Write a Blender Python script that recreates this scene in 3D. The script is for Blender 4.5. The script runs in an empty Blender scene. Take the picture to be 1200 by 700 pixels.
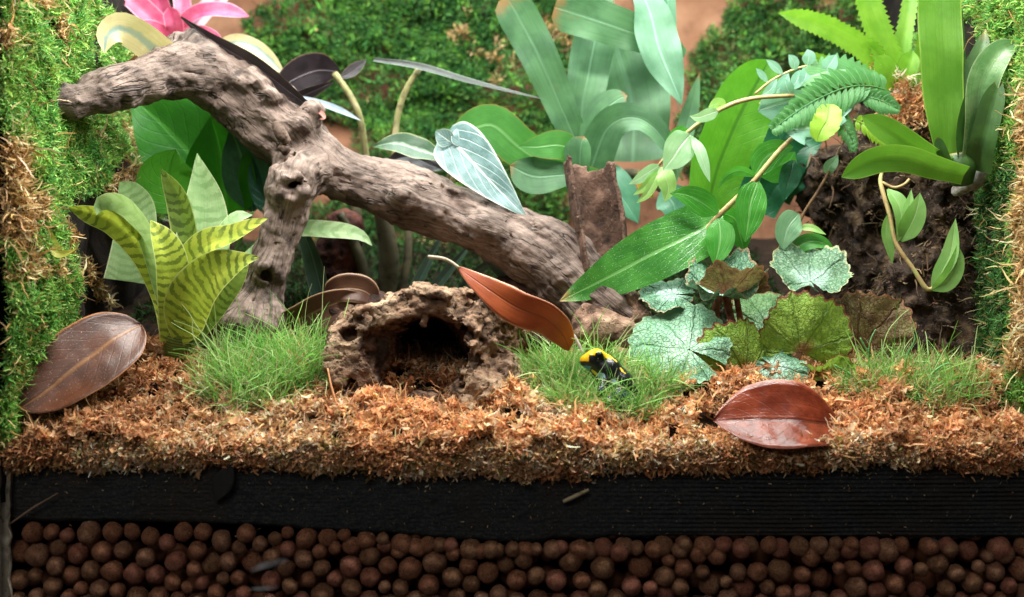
import bpy, math, random
import numpy as np
from mathutils import Vector

# ------------------------------------------------------------------ camera, light, exposure
SC = bpy.context.scene
COL = SC.collection
D = 0.75            # camera to front glass, metres
PX = 0.0005         # metres per photograph pixel at the front glass
CZ = 0.19           # height of the lens above the bottom of the tank
rng = np.random.default_rng(7)
random.seed(7)

cam = bpy.data.cameras.new("camera"); cam_o = bpy.data.objects.new("camera", cam); COL.objects.link(cam_o)
cam_o.location = (0, -D, CZ); cam_o.rotation_euler = (math.radians(90), 0, 0)
cam.sensor_width = 36; cam.lens = 45; cam.clip_start = 0.02; cam.clip_end = 20
cam.dof.use_dof = True; cam.dof.focus_distance = 0.825; cam.dof.aperture_fstop = 5.2
SC.camera = cam_o

W = bpy.data.worlds.new("World"); SC.world = W; W.use_nodes = True
bg = W.node_tree.nodes["Background"]
bg.inputs[0].default_value = (0.98, 0.93, 0.90, 1); bg.inputs[1].default_value = 0.045

def area(name, loc, rot, sx, sy, power, color):
    l = bpy.data.lights.new(name, 'AREA'); l.shape = 'RECTANGLE'; l.size = sx; l.size_y = sy
    l.energy = power; l.color = color
    o = bpy.data.objects.new(name, l); COL.objects.link(o); o.location = loc
    o.rotation_euler = [math.radians(a) for a in rot]
    return o
# the tank's own LED lamp over the mesh lid, a fill added before the glass, and the soft light of the room in front of the glass
area("tank_and_fill_light", (0.0, 0.15, CZ + 0.37), (8, 0, 0), 0.58, 0.10, 4.3, (0.93, 1.0, 0.97))
area("tank_and_fill_light", (0.02, -0.03, CZ + 0.36), (-6, 0, 0), 0.58, 0.06, 6.4, (1.0, 0.97, 0.93))  # warm fill added just outside the glass to brighten moss and leaf fronts
area("room_light", (-0.45, -1.25, CZ + 0.95), (54, 0, -20), 1.0, 0.7, 6.2, (1.0, 0.94, 0.88))

vs = SC.view_settings
SC.display_settings.display_device = 'sRGB'
vs.view_transform = 'Standard'; vs.look = 'None'; vs.gamma = 1; vs.exposure = 0.0
vs.use_curve_mapping = False
cy = SC.cycles
SC.render.engine = 'CYCLES'
cy.max_bounces = 8; cy.diffuse_bounces = 4; cy.glossy_bounces = 3; cy.transmission_bounces = 4; cy.transparent_max_bounces = 12
cy.use_denoising = True
cy.sample_clamp_indirect = 4

# ------------------------------------------------------------------ numbers
def mpp(Y): return PX * (D + Y) / D          # metres per photograph pixel at depth Y
def P(px, py, Y): 
    s = mpp(Y); return np.array([(px - 600) * s, Y, CZ + (350 - py) * s])
def C(h):                                     # hex sRGB -> linear
    v = [int(h[i:i+2], 16) / 255 for i in (0, 2, 4)]
    return tuple(x / 12.92 if x <= 0.04045 else ((x + 0.055) / 1.055) ** 2.4 for x in v)
def nrm(v): return v / np.maximum(np.linalg.norm(v, axis=-1, keepdims=True), 1e-12)

def _hash(ix, iy, iz, seed):
    with np.errstate(over='ignore'):
        h = (ix.astype(np.uint32) * np.uint32(374761393)) ^ (iy.astype(np.uint32) * np.uint32(668265263)) ^ (iz.astype(np.uint32) * np.uint32(2246822519)) ^ np.uint32(seed * 974634777 & 0xffffffff)
        h = (h ^ (h >> np.uint32(13))) * np.uint32(1274126177)
        h = (h ^ (h >> np.uint32(15))) * np.uint32(2654435761)
        h ^= h >> np.uint32(16)
    return h.astype(np.float32) / np.float32(4294967295.0)
def vnoise(p, seed=0):
    p = np.asarray(p, dtype=np.float32); f0 = np.floor(p); i = f0.astype(np.int64); f = p - f0
    u = f * f * (3 - 2 * f); out = 0
    for dx in (0, 1):
        wx = u[..., 0] if dx else 1 - u[..., 0]
        for dy in (0, 1):
            wy = u[..., 1] if dy else 1 - u[..., 1]
            for dz in (0, 1):
                wz = u[..., 2] if dz else 1 - u[..., 2]
                out = out + wx * wy * wz * _hash(i[..., 0] + dx, i[..., 1] + dy, i[..., 2] + dz, seed)
    return out * 2 - 1
def fbm(p, octv=4, seed=0, gain=0.5):
    p = np.asarray(p, dtype=np.float32); a = 1.0; s = 0; tot = 0
    for o in range(octv):
        s = s + a * vnoise(p * (2.03 ** o), seed + o); tot += a; a *= gain
    return s / tot
def catmull(pts, n):
    pts = np.asarray(pts, float)
    if len(pts) == 2:
        t = np.linspace(0, 1, n)[:, None]; return pts[0] * (1 - t) + pts[1] * t
    e = np.vstack([2 * pts[0] - pts[1], pts, 2 * pts[-1] - pts[-2]])
    dense = []
    for k in range(len(pts) - 1):
        p0, p1, p2, p3 = e[k:k+4]; t = np.linspace(0, 1, 24, endpoint=False)[:, None]
        dense.append(0.5 * (2*p1 + (p2-p0)*t + (2*p0-5*p1+4*p2-p3)*t**2 + (3*p1-p0-3*p2+p3)*t**3))
    dense = np.vstack(dense + [pts[-1:]])
    s = np.r_[0, np.cumsum(np.linalg.norm(np.diff(dense[:, :3], axis=0), axis=1))]
    q = np.linspace(0, s[-1], n)
    return np.stack([np.interp(q, s, dense[:, j]) for j in range(pts.shape[1])], 1)

# ------------------------------------------------------------------ objects
def tag(o, label=None, cat=None, group=None, kind=None):
    for k, v in (('label', label), ('category', cat), ('group', group), ('kind', kind)):
        if v: o[k] = v
    return o
def thing(name, loc, label, cat, group=None):
    o = bpy.data.objects.new(name, None); COL.objects.link(o); o.location = [float(x) for x in loc]
    o.empty_display_size = 0.01
    return tag(o, label, cat, group)
def mesh(name, v, f, uv=None, col=None, attrs=None, smooth=True):
    v = np.asarray(v, np.float32); me = bpy.data.meshes.new(name)
    fl = [np.asarray(x, np.int32) for x in (f if isinstance(f, list) else [f])]
    me.vertices.add(len(v)); me.vertices.foreach_set('co', v.ravel())
    li = np.concatenate([x.ravel() for x in fl]); me.loops.add(len(li)); me.loops.foreach_set('vertex_index', li)
    tot = np.concatenate([np.full(len(x), x.shape[1], np.int32) for x in fl])
    me.polygons.add(len(tot)); me.polygons.foreach_set('loop_start', np.r_[0, np.cumsum(tot)[:-1]].astype(np.int32))
    me.polygons.foreach_set('use_smooth', np.full(len(tot), smooth))
    me.update(calc_edges=True)
    if uv is not None:
        l = me.uv_layers.new(name='UVMap'); l.data.foreach_set('uv', np.asarray(uv, np.float32)[li].ravel())
    if col is not None:
        a = me.color_attributes.new('Col', 'FLOAT_COLOR', 'POINT')
        a.data.foreach_set('color', np.c_[np.asarray(col, np.float32), np.ones(len(v), np.float32)].ravel())
    for k, w in (attrs or {}).items():
        a = me.attributes.new(k, 'FLOAT_VECTOR', 'POINT'); a.data.foreach_set('vector', np.asarray(w, np.float32).ravel())
    me.validate()
    return me
def put(name, me, m, parent=None, origin=None):
    """Link a mesh whose vertices are in world coordinates; its origin goes to ORIGIN, or to its parent's place."""
    o = bpy.data.objects.new(name, me); COL.objects.link(o)
    org = parent.location if parent is not None and origin is None else origin
    if parent is not None and parent.parent is not None:
        org = parent.location + parent.parent.location
    if org is not None:
        org = Vector([float(x) for x in org]); v = np.empty(len(me.vertices) * 3, np.float32); me.vertices.foreach_get('co', v)
        me.vertices.foreach_set('co', (v.reshape(-1, 3) - np.array(org, np.float32)).ravel()); me.update()
        if parent is None: o.location = org
    if m is not None: me.materials.append(m)
    if parent is not None: o.parent = parent
    return o
def grid_faces(nu, nv, off=0):
    i = np.arange(nv - 1)[:, None] * nu + np.arange(nu - 1)[None]; i = i.ravel() + off
    return np.stack([i, i + 1, i + nu + 1, i + nu], 1)
def box_vf(lo, hi, off=0):
    (a, b, c), (d, e, f) = lo, hi
    v = np.array([(a,b,c),(d,b,c),(d,e,c),(a,e,c),(a,b,f),(d,b,f),(d,e,f),(a,e,f)], float)
    q = np.array([(0,3,2,1),(4,5,6,7),(0,1,5,4),(1,2,6,5),(2,3,7,6),(3,0,4,7)]) + off
    return v, q
def tube_vf(pts, radii, ns=8, n=None):
    pts = np.asarray(pts, float); c = np.c_[pts, np.broadcast_to(np.asarray(radii, float), len(pts))]
    n = n or max(4, 6 * (len(pts) - 1)); c = catmull(c, n); p, r = c[:, :3], np.abs(c[:, 3])
    t = nrm(np.gradient(p, axis=0)); a = np.array([0.31, -0.9, 0.3]); u = nrm(np.cross(t, a)); w = np.cross(t, u)
    th = np.linspace(0, 2 * np.pi, ns, endpoint=False)
    v = p[:, None] + r[:, None, None] * (np.cos(th)[None, :, None] * u[:, None] + np.sin(th)[None, :, None] * w[:, None])
    v = v.reshape(-1, 3); j = np.arange(ns); k = (j + 1) % ns
    f = np.vstack([np.stack([i*ns + j, i*ns + k, (i+1)*ns + k, (i+1)*ns + j], 1) for i in range(n - 1)])
    v = np.vstack([v, p[:1], p[-1:]]); m = len(v)
    caps = np.vstack([np.stack([k, j, np.full(ns, m-2)], 1), np.stack([(n-1)*ns + j, (n-1)*ns + k, np.full(ns, m-1)], 1)])
    uv = np.vstack([np.stack([np.tile(j / ns, n), np.repeat(np.linspace(0, 1, n), ns)], 1), [[0, 0], [0, 1]]])
    return v, [f, caps], uv
def tube(name, pts, radii, m, parent=None, ns=8, n=None, origin=None):
    v, f, uv = tube_vf(pts, radii, ns, n); return put(name, mesh(name, v, f, uv), m, parent, origin)
def stem(name, pp, rpx, m, parent, ns=7):     # a stem through photograph points (px, py, Y), radius in photograph pixels
    pts = [P(*p) for p in pp]; r = np.broadcast_to(np.asarray(rpx, float), len(pp)) * np.array([mpp(p[2]) for p in pp])
    return tube(name, pts, r, m, parent, ns)

# ------------------------------------------------------------------ carved solids: signed distance on a grid, then surface nets
class Field:
    def __init__(s, lo, hi, h):
        s.h = h; s.lo = np.asarray(lo, float) - 3 * h; s.n = np.ceil((np.asarray(hi, float) + 3 * h - s.lo) / h).astype(int) + 1
        s.F = np.full(s.n, 1.0, np.float32)
    def sub(s, a, b):
        i0 = np.clip(np.floor((a - s.lo) / s.h).astype(int), 0, s.n - 1); i1 = np.clip(np.ceil((b - s.lo) / s.h).astype(int) + 1, 1, s.n)
        sl = tuple(slice(x, y) for x, y in zip(i0, i1))
        ax = [(s.lo[k] + s.h * np.arange(i0[k], i1[k])).astype(np.float32) for k in range(3)]
        return sl, np.stack(np.meshgrid(*ax, indexing='ij'), -1)
    def seg(s, a, ra, b, rb, k=0.004, minus=False, margin=0.02):
        a = np.asarray(a, np.float32); b = np.asarray(b, np.float32); m = max(ra, rb) + margin
        sl, p = s.sub(np.minimum(a, b) - m, np.maximum(a, b) + m); ba = b - a; L = max(float(ba @ ba), 1e-12)
        t = np.clip(((p - a) @ ba) / L, 0, 1); d = np.linalg.norm(p - a - t[..., None] * ba, axis=-1) - (ra + (rb - ra) * t)
        f = s.F[sl]
        if minus: d = -d; h = np.clip(0.5 - 0.5 * (d - f) / k, 0, 1); s.F[sl] = d * (1 - h) + f * h + k * h * (1 - h)
        else: h = np.clip(0.5 + 0.5 * (d - f) / k, 0, 1); s.F[sl] = d * (1 - h) + f * h - k * h * (1 - h)
    def chain(s, pts, k=0.004, minus=False, margin=0.02):
        for q, w in zip(pts[:-1], pts[1:]): s.seg(q[:3], q[3], w[:3], w[3], k, minus, margin)
    def pts(s):
        ax = [(s.lo[k] + s.h * np.arange(s.n[k])).astype(np.float32) for k in range(3)]
        return np.stack(np.meshgrid(*ax, indexing='ij'), -1)
    def add(s, fn, band=0.012):               # displace near the surface
        m = np.abs(s.F) < band; idx = np.argwhere(m); p = s.lo + idx * s.h; s.F[m] += fn(p).astype(np.float32)
    def net(s):
        F = s.F; S = F < 0; nx, ny, nz = F.shape
        cs = [(i, j, k) for i in (0, 1) for j in (0, 1) for k in (0, 1)]
        g = lambda A, c: A[c[0]:nx-1+c[0], c[1]:ny-1+c[1], c[2]:nz-1+c[2]]
        cnt = sum(g(S, c).astype(np.int8) for c in cs); mask = (cnt > 0) & (cnt < 8)
        idx = np.full(mask.shape, -1, np.int64); idx[mask] = np.arange(mask.sum()); cell = np.argwhere(mask)
        pos = np.zeros((len(cell), 3)); num = np.zeros(len(cell))
        val = {c: g(F, c)[mask] for c in cs}
        for c in cs:
            for ax in range(3):
                if c[ax]: continue
                e = list(c); e[ax] = 1; e = tuple(e); a, b = val[c], val[e]; x = (a < 0) != (b < 0)
                t = np.where(x, a / np.where(x, a - b, 1), 0); q = np.tile(np.array(c, float), (len(a), 1)); q[:, ax] = t
                pos[x] += q[x]; num[x] += 1
        v = s.lo + (cell + pos / num[:, None]) * s.h
        faces = []
        for ax in range(3):
            o = [(1, 2), (2, 0), (0, 1)][ax]
            sl0 = [slice(1, -1)] * 3; sl1 = [slice(1, -1)] * 3; sl0[ax] = slice(0, -1); sl1[ax] = slice(1, None)
            A, B = S[tuple(sl0)], S[tuple(sl1)]; e = np.argwhere(A != B); base = e + 1; base[:, ax] -= 1
            def cidx(du, dv):
                q = base.copy(); q[:, o[0]] += du; q[:, o[1]] += dv; return idx[q[:, 0], q[:, 1], q[:, 2]]
            quad = np.stack([cidx(-1, -1), cidx(0, -1), cidx(0, 0), cidx(-1, 0)], 1)
            ins = A[A != B]; quad[~ins] = quad[~ins][:, ::-1]; faces.append(quad)
        f = np.vstack(faces); f = f[(f >= 0).all(1)]
        return v, f
def vnormals(v, f):
    n = np.cross(v[f[:, 2]] - v[f[:, 0]], v[f[:, 3]] - v[f[:, 1]]); out = np.zeros_like(v)
    for k in range(4): np.add.at(out, f[:, k], n)
    return nrm(out)
def smooth_v(v, f, it=1):
    for _ in range(it):
        a = np.zeros_like(v); c = np.zeros(len(v))
        for k in range(4):
            np.add.at(a, f[:, k], v[f[:, (k+1) % 4]]); np.add.at(a, f[:, k], v[f[:, k-1]]); np.add.at(c, f[:, k], 2)
        v = 0.5 * v + 0.5 * a / c[:, None]
    return v
def pchain(pp): return [np.r_[P(*q[:3]), q[3] * mpp(q[2])] for q in pp]

# ------------------------------------------------------------------ strands: moss, fibres, grass
def strands(base, d, length, width, curl, segs, col, up=0.0, tipcol=None):
    n = len(base); p = base.copy(); d = nrm(d); length = np.broadcast_to(length, n)[:, None] / segs; width = np.broadcast_to(width, n)[:, None]
    axis = nrm(rng.normal(size=(n, 3))); side = nrm(np.cross(d, axis)); rows = []; cols = []
    bend = rng.normal(size=(n, 3)) * curl
    for s in range(segs + 1):
        t = s / segs; w = width * (1 - 0.75 * t ** 1.5) * 0.5
        rows += [p - side * w, p + side * w]
        c = col if tipcol is None else col * (1 - t) + tipcol * t
        cols += [c, c]
        d = nrm(d + bend * 0.5 + rng.normal(size=(n, 3)) * curl * 0.5 + np.array([0, 0, up])); p = p + d * length
        side = nrm(np.cross(d, axis))
    v = np.stack(rows, 1).reshape(-1, 3); c = np.stack(cols, 1).reshape(-1, 3)
    m = 2 * (segs + 1); b = np.arange(n)[:, None] * m
    f = np.vstack([np.concatenate([b + 2*s, b + 2*s + 1, b + 2*s + 3, b + 2*s + 2], 1) for s in range(segs)])
    return v, f, c
def flakes(base, nrml, size, col, roll=1.6):
    """Crumpled, rolled scraps (3 x 4 points each) lying about NRML."""
    n = len(base); a = nrm(nrml + rng.normal(size=(n, 3)) * 0.8); u = nrm(np.cross(a, rng.normal(size=(n, 3)))); w = np.cross(a, u)
    sz = np.broadcast_to(size, n)[:, None, None, None]; gu, gv = np.meshgrid(np.linspace(-.5, .5, 4), np.linspace(-.5, .5, 3), indexing='ij')
    R = rng.uniform(-roll, roll, n)[:, None, None] * 2; asp = rng.uniform(.35, .8, n)[:, None, None]
    x = np.sin(gu[None] * R) / np.where(abs(R) < .1, .1, R) + gu[None] * 0.3; h = (1 - np.cos(gu[None] * R)) / np.where(abs(R) < .1, .1, R)
    p = x[..., None] * u[:, None, None] + (gv[None] * asp * (1 - 0.7 * np.abs(gu[None])))[..., None] * w[:, None, None] + h[..., None] * a[:, None, None]
    p = (p + rng.normal(size=p.shape) * 0.10) * sz + base[:, None, None]
    c = np.broadcast_to(col[:, None, None], p.shape) * rng.uniform(.75, 1.2, (n, 4, 3, 1))
    f1 = np.array([(i*3 + j, i*3 + j + 1, (i+1)*3 + j + 1, (i+1)*3 + j) for i in range(3) for j in range(2)]); f = (np.arange(n)[:, None, None] * 12 + f1[None]).reshape(-1, 4)
    return p.reshape(-1, 3), f, c.reshape(-1, 3)
def join(parts):
    v, f, c, o = [], [], [], 0
    for a, b, d in parts: v.append(a); f.append(b + o); c.append(d); o += len(a)
    return np.vstack(v), np.vstack(f), np.vstack(c)
def pick(cols, n, w=None):
    cols = np.array(cols, float); k = rng.choice(len(cols), n, p=w)
    return cols[k] * rng.uniform(0.7, 1.25, (n, 1))
# ------------------------------------------------------------------ materials
def rgba(c): return (c[0], c[1], c[2], 1)
class M:
    """A small node builder round one Principled shader."""
    def __init__(s, name, rough=0.6, spec=0.5):
        s.m = bpy.data.materials.new(name); s.m.use_nodes = True; s.nt = s.m.node_tree; s.b = s.nt.nodes['Principled BSDF']
        s.out = s.nt.nodes['Material Output']; s.b.inputs['Roughness'].default_value = rough; s.b.inputs['Specular IOR Level'].default_value = spec
    def n(s, t, **kw):
        x = s.nt.nodes.new(t)
        for k, v in kw.items(): setattr(x, k, v)
        return x
    def link(s, a, b): s.nt.links.new(a, b)
    def val(s, x, inp):
        if hasattr(x, 'is_linked') or hasattr(x, 'links'): s.link(x, inp)
        else: inp.default_value = x
    def math(s, op, a, b=0.0, clamp=False):
        x = s.n('ShaderNodeMath', operation=op, use_clamp=clamp); s.val(a, x.inputs[0]); s.val(b, x.inputs[1]); return x.outputs[0]
    def mix(s, f, a, b):
        x = s.n('ShaderNodeMix', data_type='RGBA'); s.val(f, x.inputs[0])
        for q, i in ((a, 6), (b, 7)):
            if isinstance(q, tuple): x.inputs[i].default_value = rgba(q)
            else: s.link(q, x.inputs[i])
        return x.outputs[2]
    def ramp(s, f, lo, hi):
        x = s.n('ShaderNodeMapRange', interpolation_type='SMOOTHSTEP'); s.val(f, x.inputs[0]); x.inputs[1].default_value = lo; x.inputs[2].default_value = hi; return x.outputs[0]
    def noise(s, vec, scale, detail=4, rough=0.55, dist=0.0):
        x = s.n('ShaderNodeTexNoise'); x.inputs['Scale'].default_value = scale; x.inputs['Detail'].default_value = detail; x.inputs['Roughness'].default_value = rough; x.inputs['Distortion'].default_value = dist
        if vec is not None: s.link(vec, x.inputs['Vector'])
        return x.outputs[0]
    def voro(s, vec, scale, feat='F1'):
        x = s.n('ShaderNodeTexVoronoi', feature=feat); x.inputs['Scale'].default_value = scale
        if vec is not None: s.link(vec, x.inputs['Vector'])
        return x.outputs[0]
    def obj(s): return s.n('ShaderNodeTexCoord').outputs['Object']
    def pos(s): return s.n('ShaderNodeNewGeometry').outputs['Position']
    def attr(s, name): return s.n('ShaderNodeAttribute', attribute_name=name)
    def scale3(s, v, xyz):
        x = s.n('ShaderNodeVectorMath', operation='MULTIPLY'); s.link(v, x.inputs[0]); x.inputs[1].default_value = xyz; return x.outputs[0]
    def bump(s, h, strength=0.5, dist=0.001):
        x = s.n('ShaderNodeBump'); x.inputs['Strength'].default_value = strength; x.inputs['Distance'].default_value = dist; s.link(h, x.inputs['Height'])
        s.link(x.outputs[0], s.b.inputs['Normal']); s.bn = x.outputs[0]; return x.outputs[0]
    def base(s, c):
        if isinstance(c, tuple): s.b.inputs['Base Color'].default_value = rgba(c)
        else: s.link(c, s.b.inputs['Base Color'])
        s.c = c; return s
    def translucent(s, fac, c=None):
        t = s.n('ShaderNodeBsdfTranslucent'); c = s.c if c is None else c
        if isinstance(c, tuple): t.inputs[0].default_value = rgba(c)
        else: s.link(c, t.inputs[0])
        if hasattr(s, 'bn'): s.link(s.bn, t.inputs['Normal'])
        x = s.n('ShaderNodeMixShader'); x.inputs[0].default_value = fac; s.link(s.b.outputs[0], x.inputs[1]); s.link(t.outputs[0], x.inputs[2]); s.link(x.outputs[0], s.out.inputs[0]); return s

def strand_mat(name, rough=0.7, trans=0.25, spec=0.3):
    k = M(name, rough, spec); k.base(k.attr('Col').outputs['Color']); k.translucent(trans); return k.m
def leaf_mat(name, c1, c2, rough=0.4, trans=0.3, rib=None, vein=None, vn=9, vs=0.5, band=None, bf=9, bs=0.8, edge=None, ew=0.06,
             spot=None, sp=0.62, tip=None, spec=0.5, blotch=90, bstr=0.4, slant=0.35, backc=None, center=None, cw=0.5, wave=0.0, dust=None):
    """Leaf of two mingled tones; UV: u across, v along. rib, vein, band, edge, spot, tip, center are colours or None."""
    k = M(name, rough, spec); uv = k.n('ShaderNodeUVMap').outputs[0]; sep = k.n('ShaderNodeSeparateXYZ'); k.link(uv, sep.inputs[0])
    u, v = sep.outputs[0], sep.outputs[1]; x = k.math('ABSOLUTE', k.math('MULTIPLY', k.math('SUBTRACT', u, 0.5), 2.0)); ob = k.obj()
    no = k.noise(ob, blotch, 5); col = k.mix(k.ramp(no, 0.35, 0.65), c1, c2); h = k.math('MULTIPLY', k.noise(ob, 900, 3), 0.25)
    if center is not None:
        col = k.mix(k.ramp(k.math('ADD', x, k.math('MULTIPLY', k.noise(ob, 200), 0.5)), cw + 0.35, cw + 0.1), col, center)
    if band is not None:
        q = k.math('ADD', v, k.math('MULTIPLY', k.noise(ob, 70, 3), 0.10)); q = k.math('ADD', q, k.math('MULTIPLY', k.noise(ob, 420, 3), 0.035)); q = k.math('SUBTRACT', q, k.math('MULTIPLY', k.math('MULTIPLY', x, x), 0.04))
        w = k.math('SINE', k.math('MULTIPLY', q, bf * 6.283)); br = k.noise(ob, 60, 2)
        col = k.mix(k.math('MULTIPLY', k.math('MULTIPLY', k.ramp(w, -0.1, 0.6), bs), k.ramp(br, 0.25, 0.55)), col, band)
    if vein is not None:
        q = k.math('SUBTRACT', v, k.math('MULTIPLY', x, slant)); q = k.math('ADD', q, k.math('MULTIPLY', k.noise(ob, 60, 2), 0.05))
        w = k.math('ABSOLUTE', k.math('SINE', k.math('MULTIPLY', q, vn * 3.1416))); r = k.ramp(w, 0.28, 0.0)
        net = k.ramp(k.voro(ob, 420, 'DISTANCE_TO_EDGE'), 0.06, 0.0)
        col = k.mix(k.math('MULTIPLY', k.math('MAXIMUM', r, k.math('MULTIPLY', net, 0.25)), vs), col, vein); h = k.math('SUBTRACT', h, k.math('MULTIPLY', r, 0.1 + 0.7 * vs))
    if rib is not None:
        r = k.ramp(x, 0.09, 0.02); col = k.mix(k.math('MULTIPLY', r, 0.7), col, rib); h = k.math('SUBTRACT', h, k.math('MULTIPLY', r, .7))
    st = k.noise(k.scale3(uv, (38, 2.5, 1)), 1.0, 4, .6); h = k.math('ADD', h, k.math('MULTIPLY', st, .5))
    col = k.mix(k.math('MULTIPLY', k.ramp(st, .55, .38), .28), col, tuple(q * .55 for q in c1))
    bl = k.math('MULTIPLY', k.ramp(k.noise(ob, 75, 6, .7), .66, .74), .6); col = k.mix(bl, col, (.22, .13, .045))
    if spot is not None:
        s = k.ramp(k.noise(ob, 700, 3, 0.7), sp, sp + 0.08); col = k.mix(k.math('MULTIPLY', s, 0.75), col, spot)
    if edge is not None:
        col = k.mix(k.ramp(k.math('ADD', x, k.math('MULTIPLY', k.noise(ob, 300), 0.08)), 1.0 - ew, 1.04 - ew * 0.4), col, edge)
    if tip is not None:
        col = k.mix(k.ramp(k.math('ADD', v, k.math('MULTIPLY', k.noise(ob, 150), 0.15)), 0.98, 1.08), col, tip)
    if dust is not None:
        col = k.mix(k.ramp(k.noise(ob, 1500, 2), 0.66, 0.72), col, dust)
    rr = k.math('ADD', rough - 0.08, k.math('MULTIPLY', k.noise(ob, 250, 4), 0.18)); k.link(rr, k.b.inputs['Roughness'])
    k.bump(h, 0.55, 0.0006); k.base(col)
    tc = k.mix(0.35, col, (min(c1[0] * 1.6, 1), min(c1[1] * 1.6, 1), c1[2] * 0.7)) if trans else None
    if trans: k.translucent(trans, tc)
    return k.m
def wood_mat(name, dark, mid, pale, rough=0.75, fine=1.0):
    k = M(name, rough, 0.3); g = k.attr('grain').outputs['Vector']
    a = k.noise(k.scale3(g, (20, 130, 130)), 1.0, 7, 0.68, 1.2); b = k.noise(k.scale3(g, (40, 900, 900)), 1.0, 4, 0.6, 0.4); c = k.noise(k.pos(), 30, 5, 0.6)
    cr = k.ramp(k.noise(k.scale3(g, (35, 420, 420)), 1.0, 2, 0.5, 1.2), 0.40, 0.33)
    col = k.mix(k.ramp(k.math('ADD', k.math('MULTIPLY', c, 0.6), k.math('MULTIPLY', a, 0.45)), 0.36, 0.72), mid, pale)
    col = k.mix(k.math('MULTIPLY', k.ramp(a, 0.46, 0.30), 0.7), col, dark); col = k.mix(k.math('MULTIPLY', k.ramp(b, 0.52, 0.36), 0.4), col, dark); col = k.mix(k.math('MULTIPLY', cr, 0.35), col, dark); pt = k.ramp(k.noise(k.pos(), 55, 6, 0.7), 0.54, 0.68); col = k.mix(k.math('MULTIPLY', pt, 0.7), col, dark); ln = k.ramp(k.math('ABSOLUTE', k.math('SUBTRACT', k.noise(k.scale3(g, (16, 95, 95)), 1.0, 3, 0.5, 1.0), 0.5)), 0.022, 0.004); ln = k.math('MULTIPLY', ln, k.ramp(k.noise(k.pos(), 45, 2), 0.42, 0.55)); col = k.mix(k.math('MULTIPLY', ln, 0.8), col, C('1d1511'))
    h = k.math('SUBTRACT', k.math('ADD', k.math('MULTIPLY', a, 0.8), k.math('MULTIPLY', b, 0.5)), k.math('MULTIPLY', cr, 0.25)); h = k.math('SUBTRACT', h, k.math('MULTIPLY', ln, 1.3)); h = k.math('ADD', h, k.math('MULTIPLY', k.noise(k.pos(), 260, 5, .65), 0.7)); k.bump(h, 0.75, 0.0013); k.base(col); return k.m
def rough_mat(name, cols, scale=120, rough=0.85, bstr=0.7, bdist=0.002, spec=0.3, pits=0.0, fine=700):
    k = M(name, rough, spec); p = k.obj(); a = k.noise(p, scale, 6, 0.62, 0.3); b = k.noise(p, fine, 4, 0.6)
    col = k.mix(k.ramp(a, 0.34, 0.52), cols[0], cols[1])
    if len(cols) > 2: col = k.mix(k.ramp(k.noise(p, scale * 0.45, 4), 0.5, 0.68), col, cols[2])
    if len(cols) > 3: col = k.mix(k.ramp(b, 0.62, 0.74), col, cols[3])
    h = k.math('ADD', a, k.math('MULTIPLY', b, 0.45))
    if pits:
        v = k.ramp(k.voro(p, fine * 0.7), 0.22, 0.05); m = k.math('MULTIPLY', v, k.ramp(k.noise(p, scale, 2), 0.5, 0.6)); col = k.mix(k.math('MULTIPLY', m, pits), col, cols[0]); h = k.math('SUBTRACT', h, k.math('MULTIPLY', m, 0.8))
    k.bump(h, bstr, bdist); k.base(col); return k.m
def plain(name, c, rough=0.6, spec=0.5): k = M(name, rough, spec); k.base(c); return k.m

# ------------------------------------------------------------------ leaves
PROF = {
 'lance': [(0, .10), (.06, .22), (.2, .62), (.4, .95), (.52, 1), (.68, .88), (.84, .52), (.95, .17), (1, 0.01)],
 'ovate': [(0, .12), (.06, .38), (.2, .85), (.36, 1), (.55, .95), (.75, .68), (.9, .3), (1, 0.01)],
 'obov':  [(0, .16), (.2, .45), (.45, .8), (.65, 1), (.8, .95), (.92, .6), (1, .05)],
 'strap': [(0, .75), (.15, .8), (.4, .95), (.7, 1), (.85, .85), (.94, .5), (1, .02)],
 'blunt': [(0, .55), (.2, .7), (.5, .9), (.8, 1), (.92, .98), (.98, .8), (1, .5)],
 'taper': [(0, 1), (.25, .95), (.5, .75), (.75, .45), (.92, .16), (1, .01)],
 'brom':  [(0, 1), (.2, .92), (.5, .85), (.75, .78), (.88, .55), (.96, .22), (1, .01)],
 'grassy':[(0, .5), (.3, 1), (.6, .85), (.85, .45), (1, .01)],
 'arrow': [(0, .45), (.05, .85), (.18, 1), (.35, .92), (.55, .7), (.75, .42), (.9, .17), (1, .01)],
 'round': [(0, .3), (.1, .7), (.3, .95), (.5, 1), (.7, .95), (.88, .66), (.96, .35), (1, .05)],
}
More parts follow.
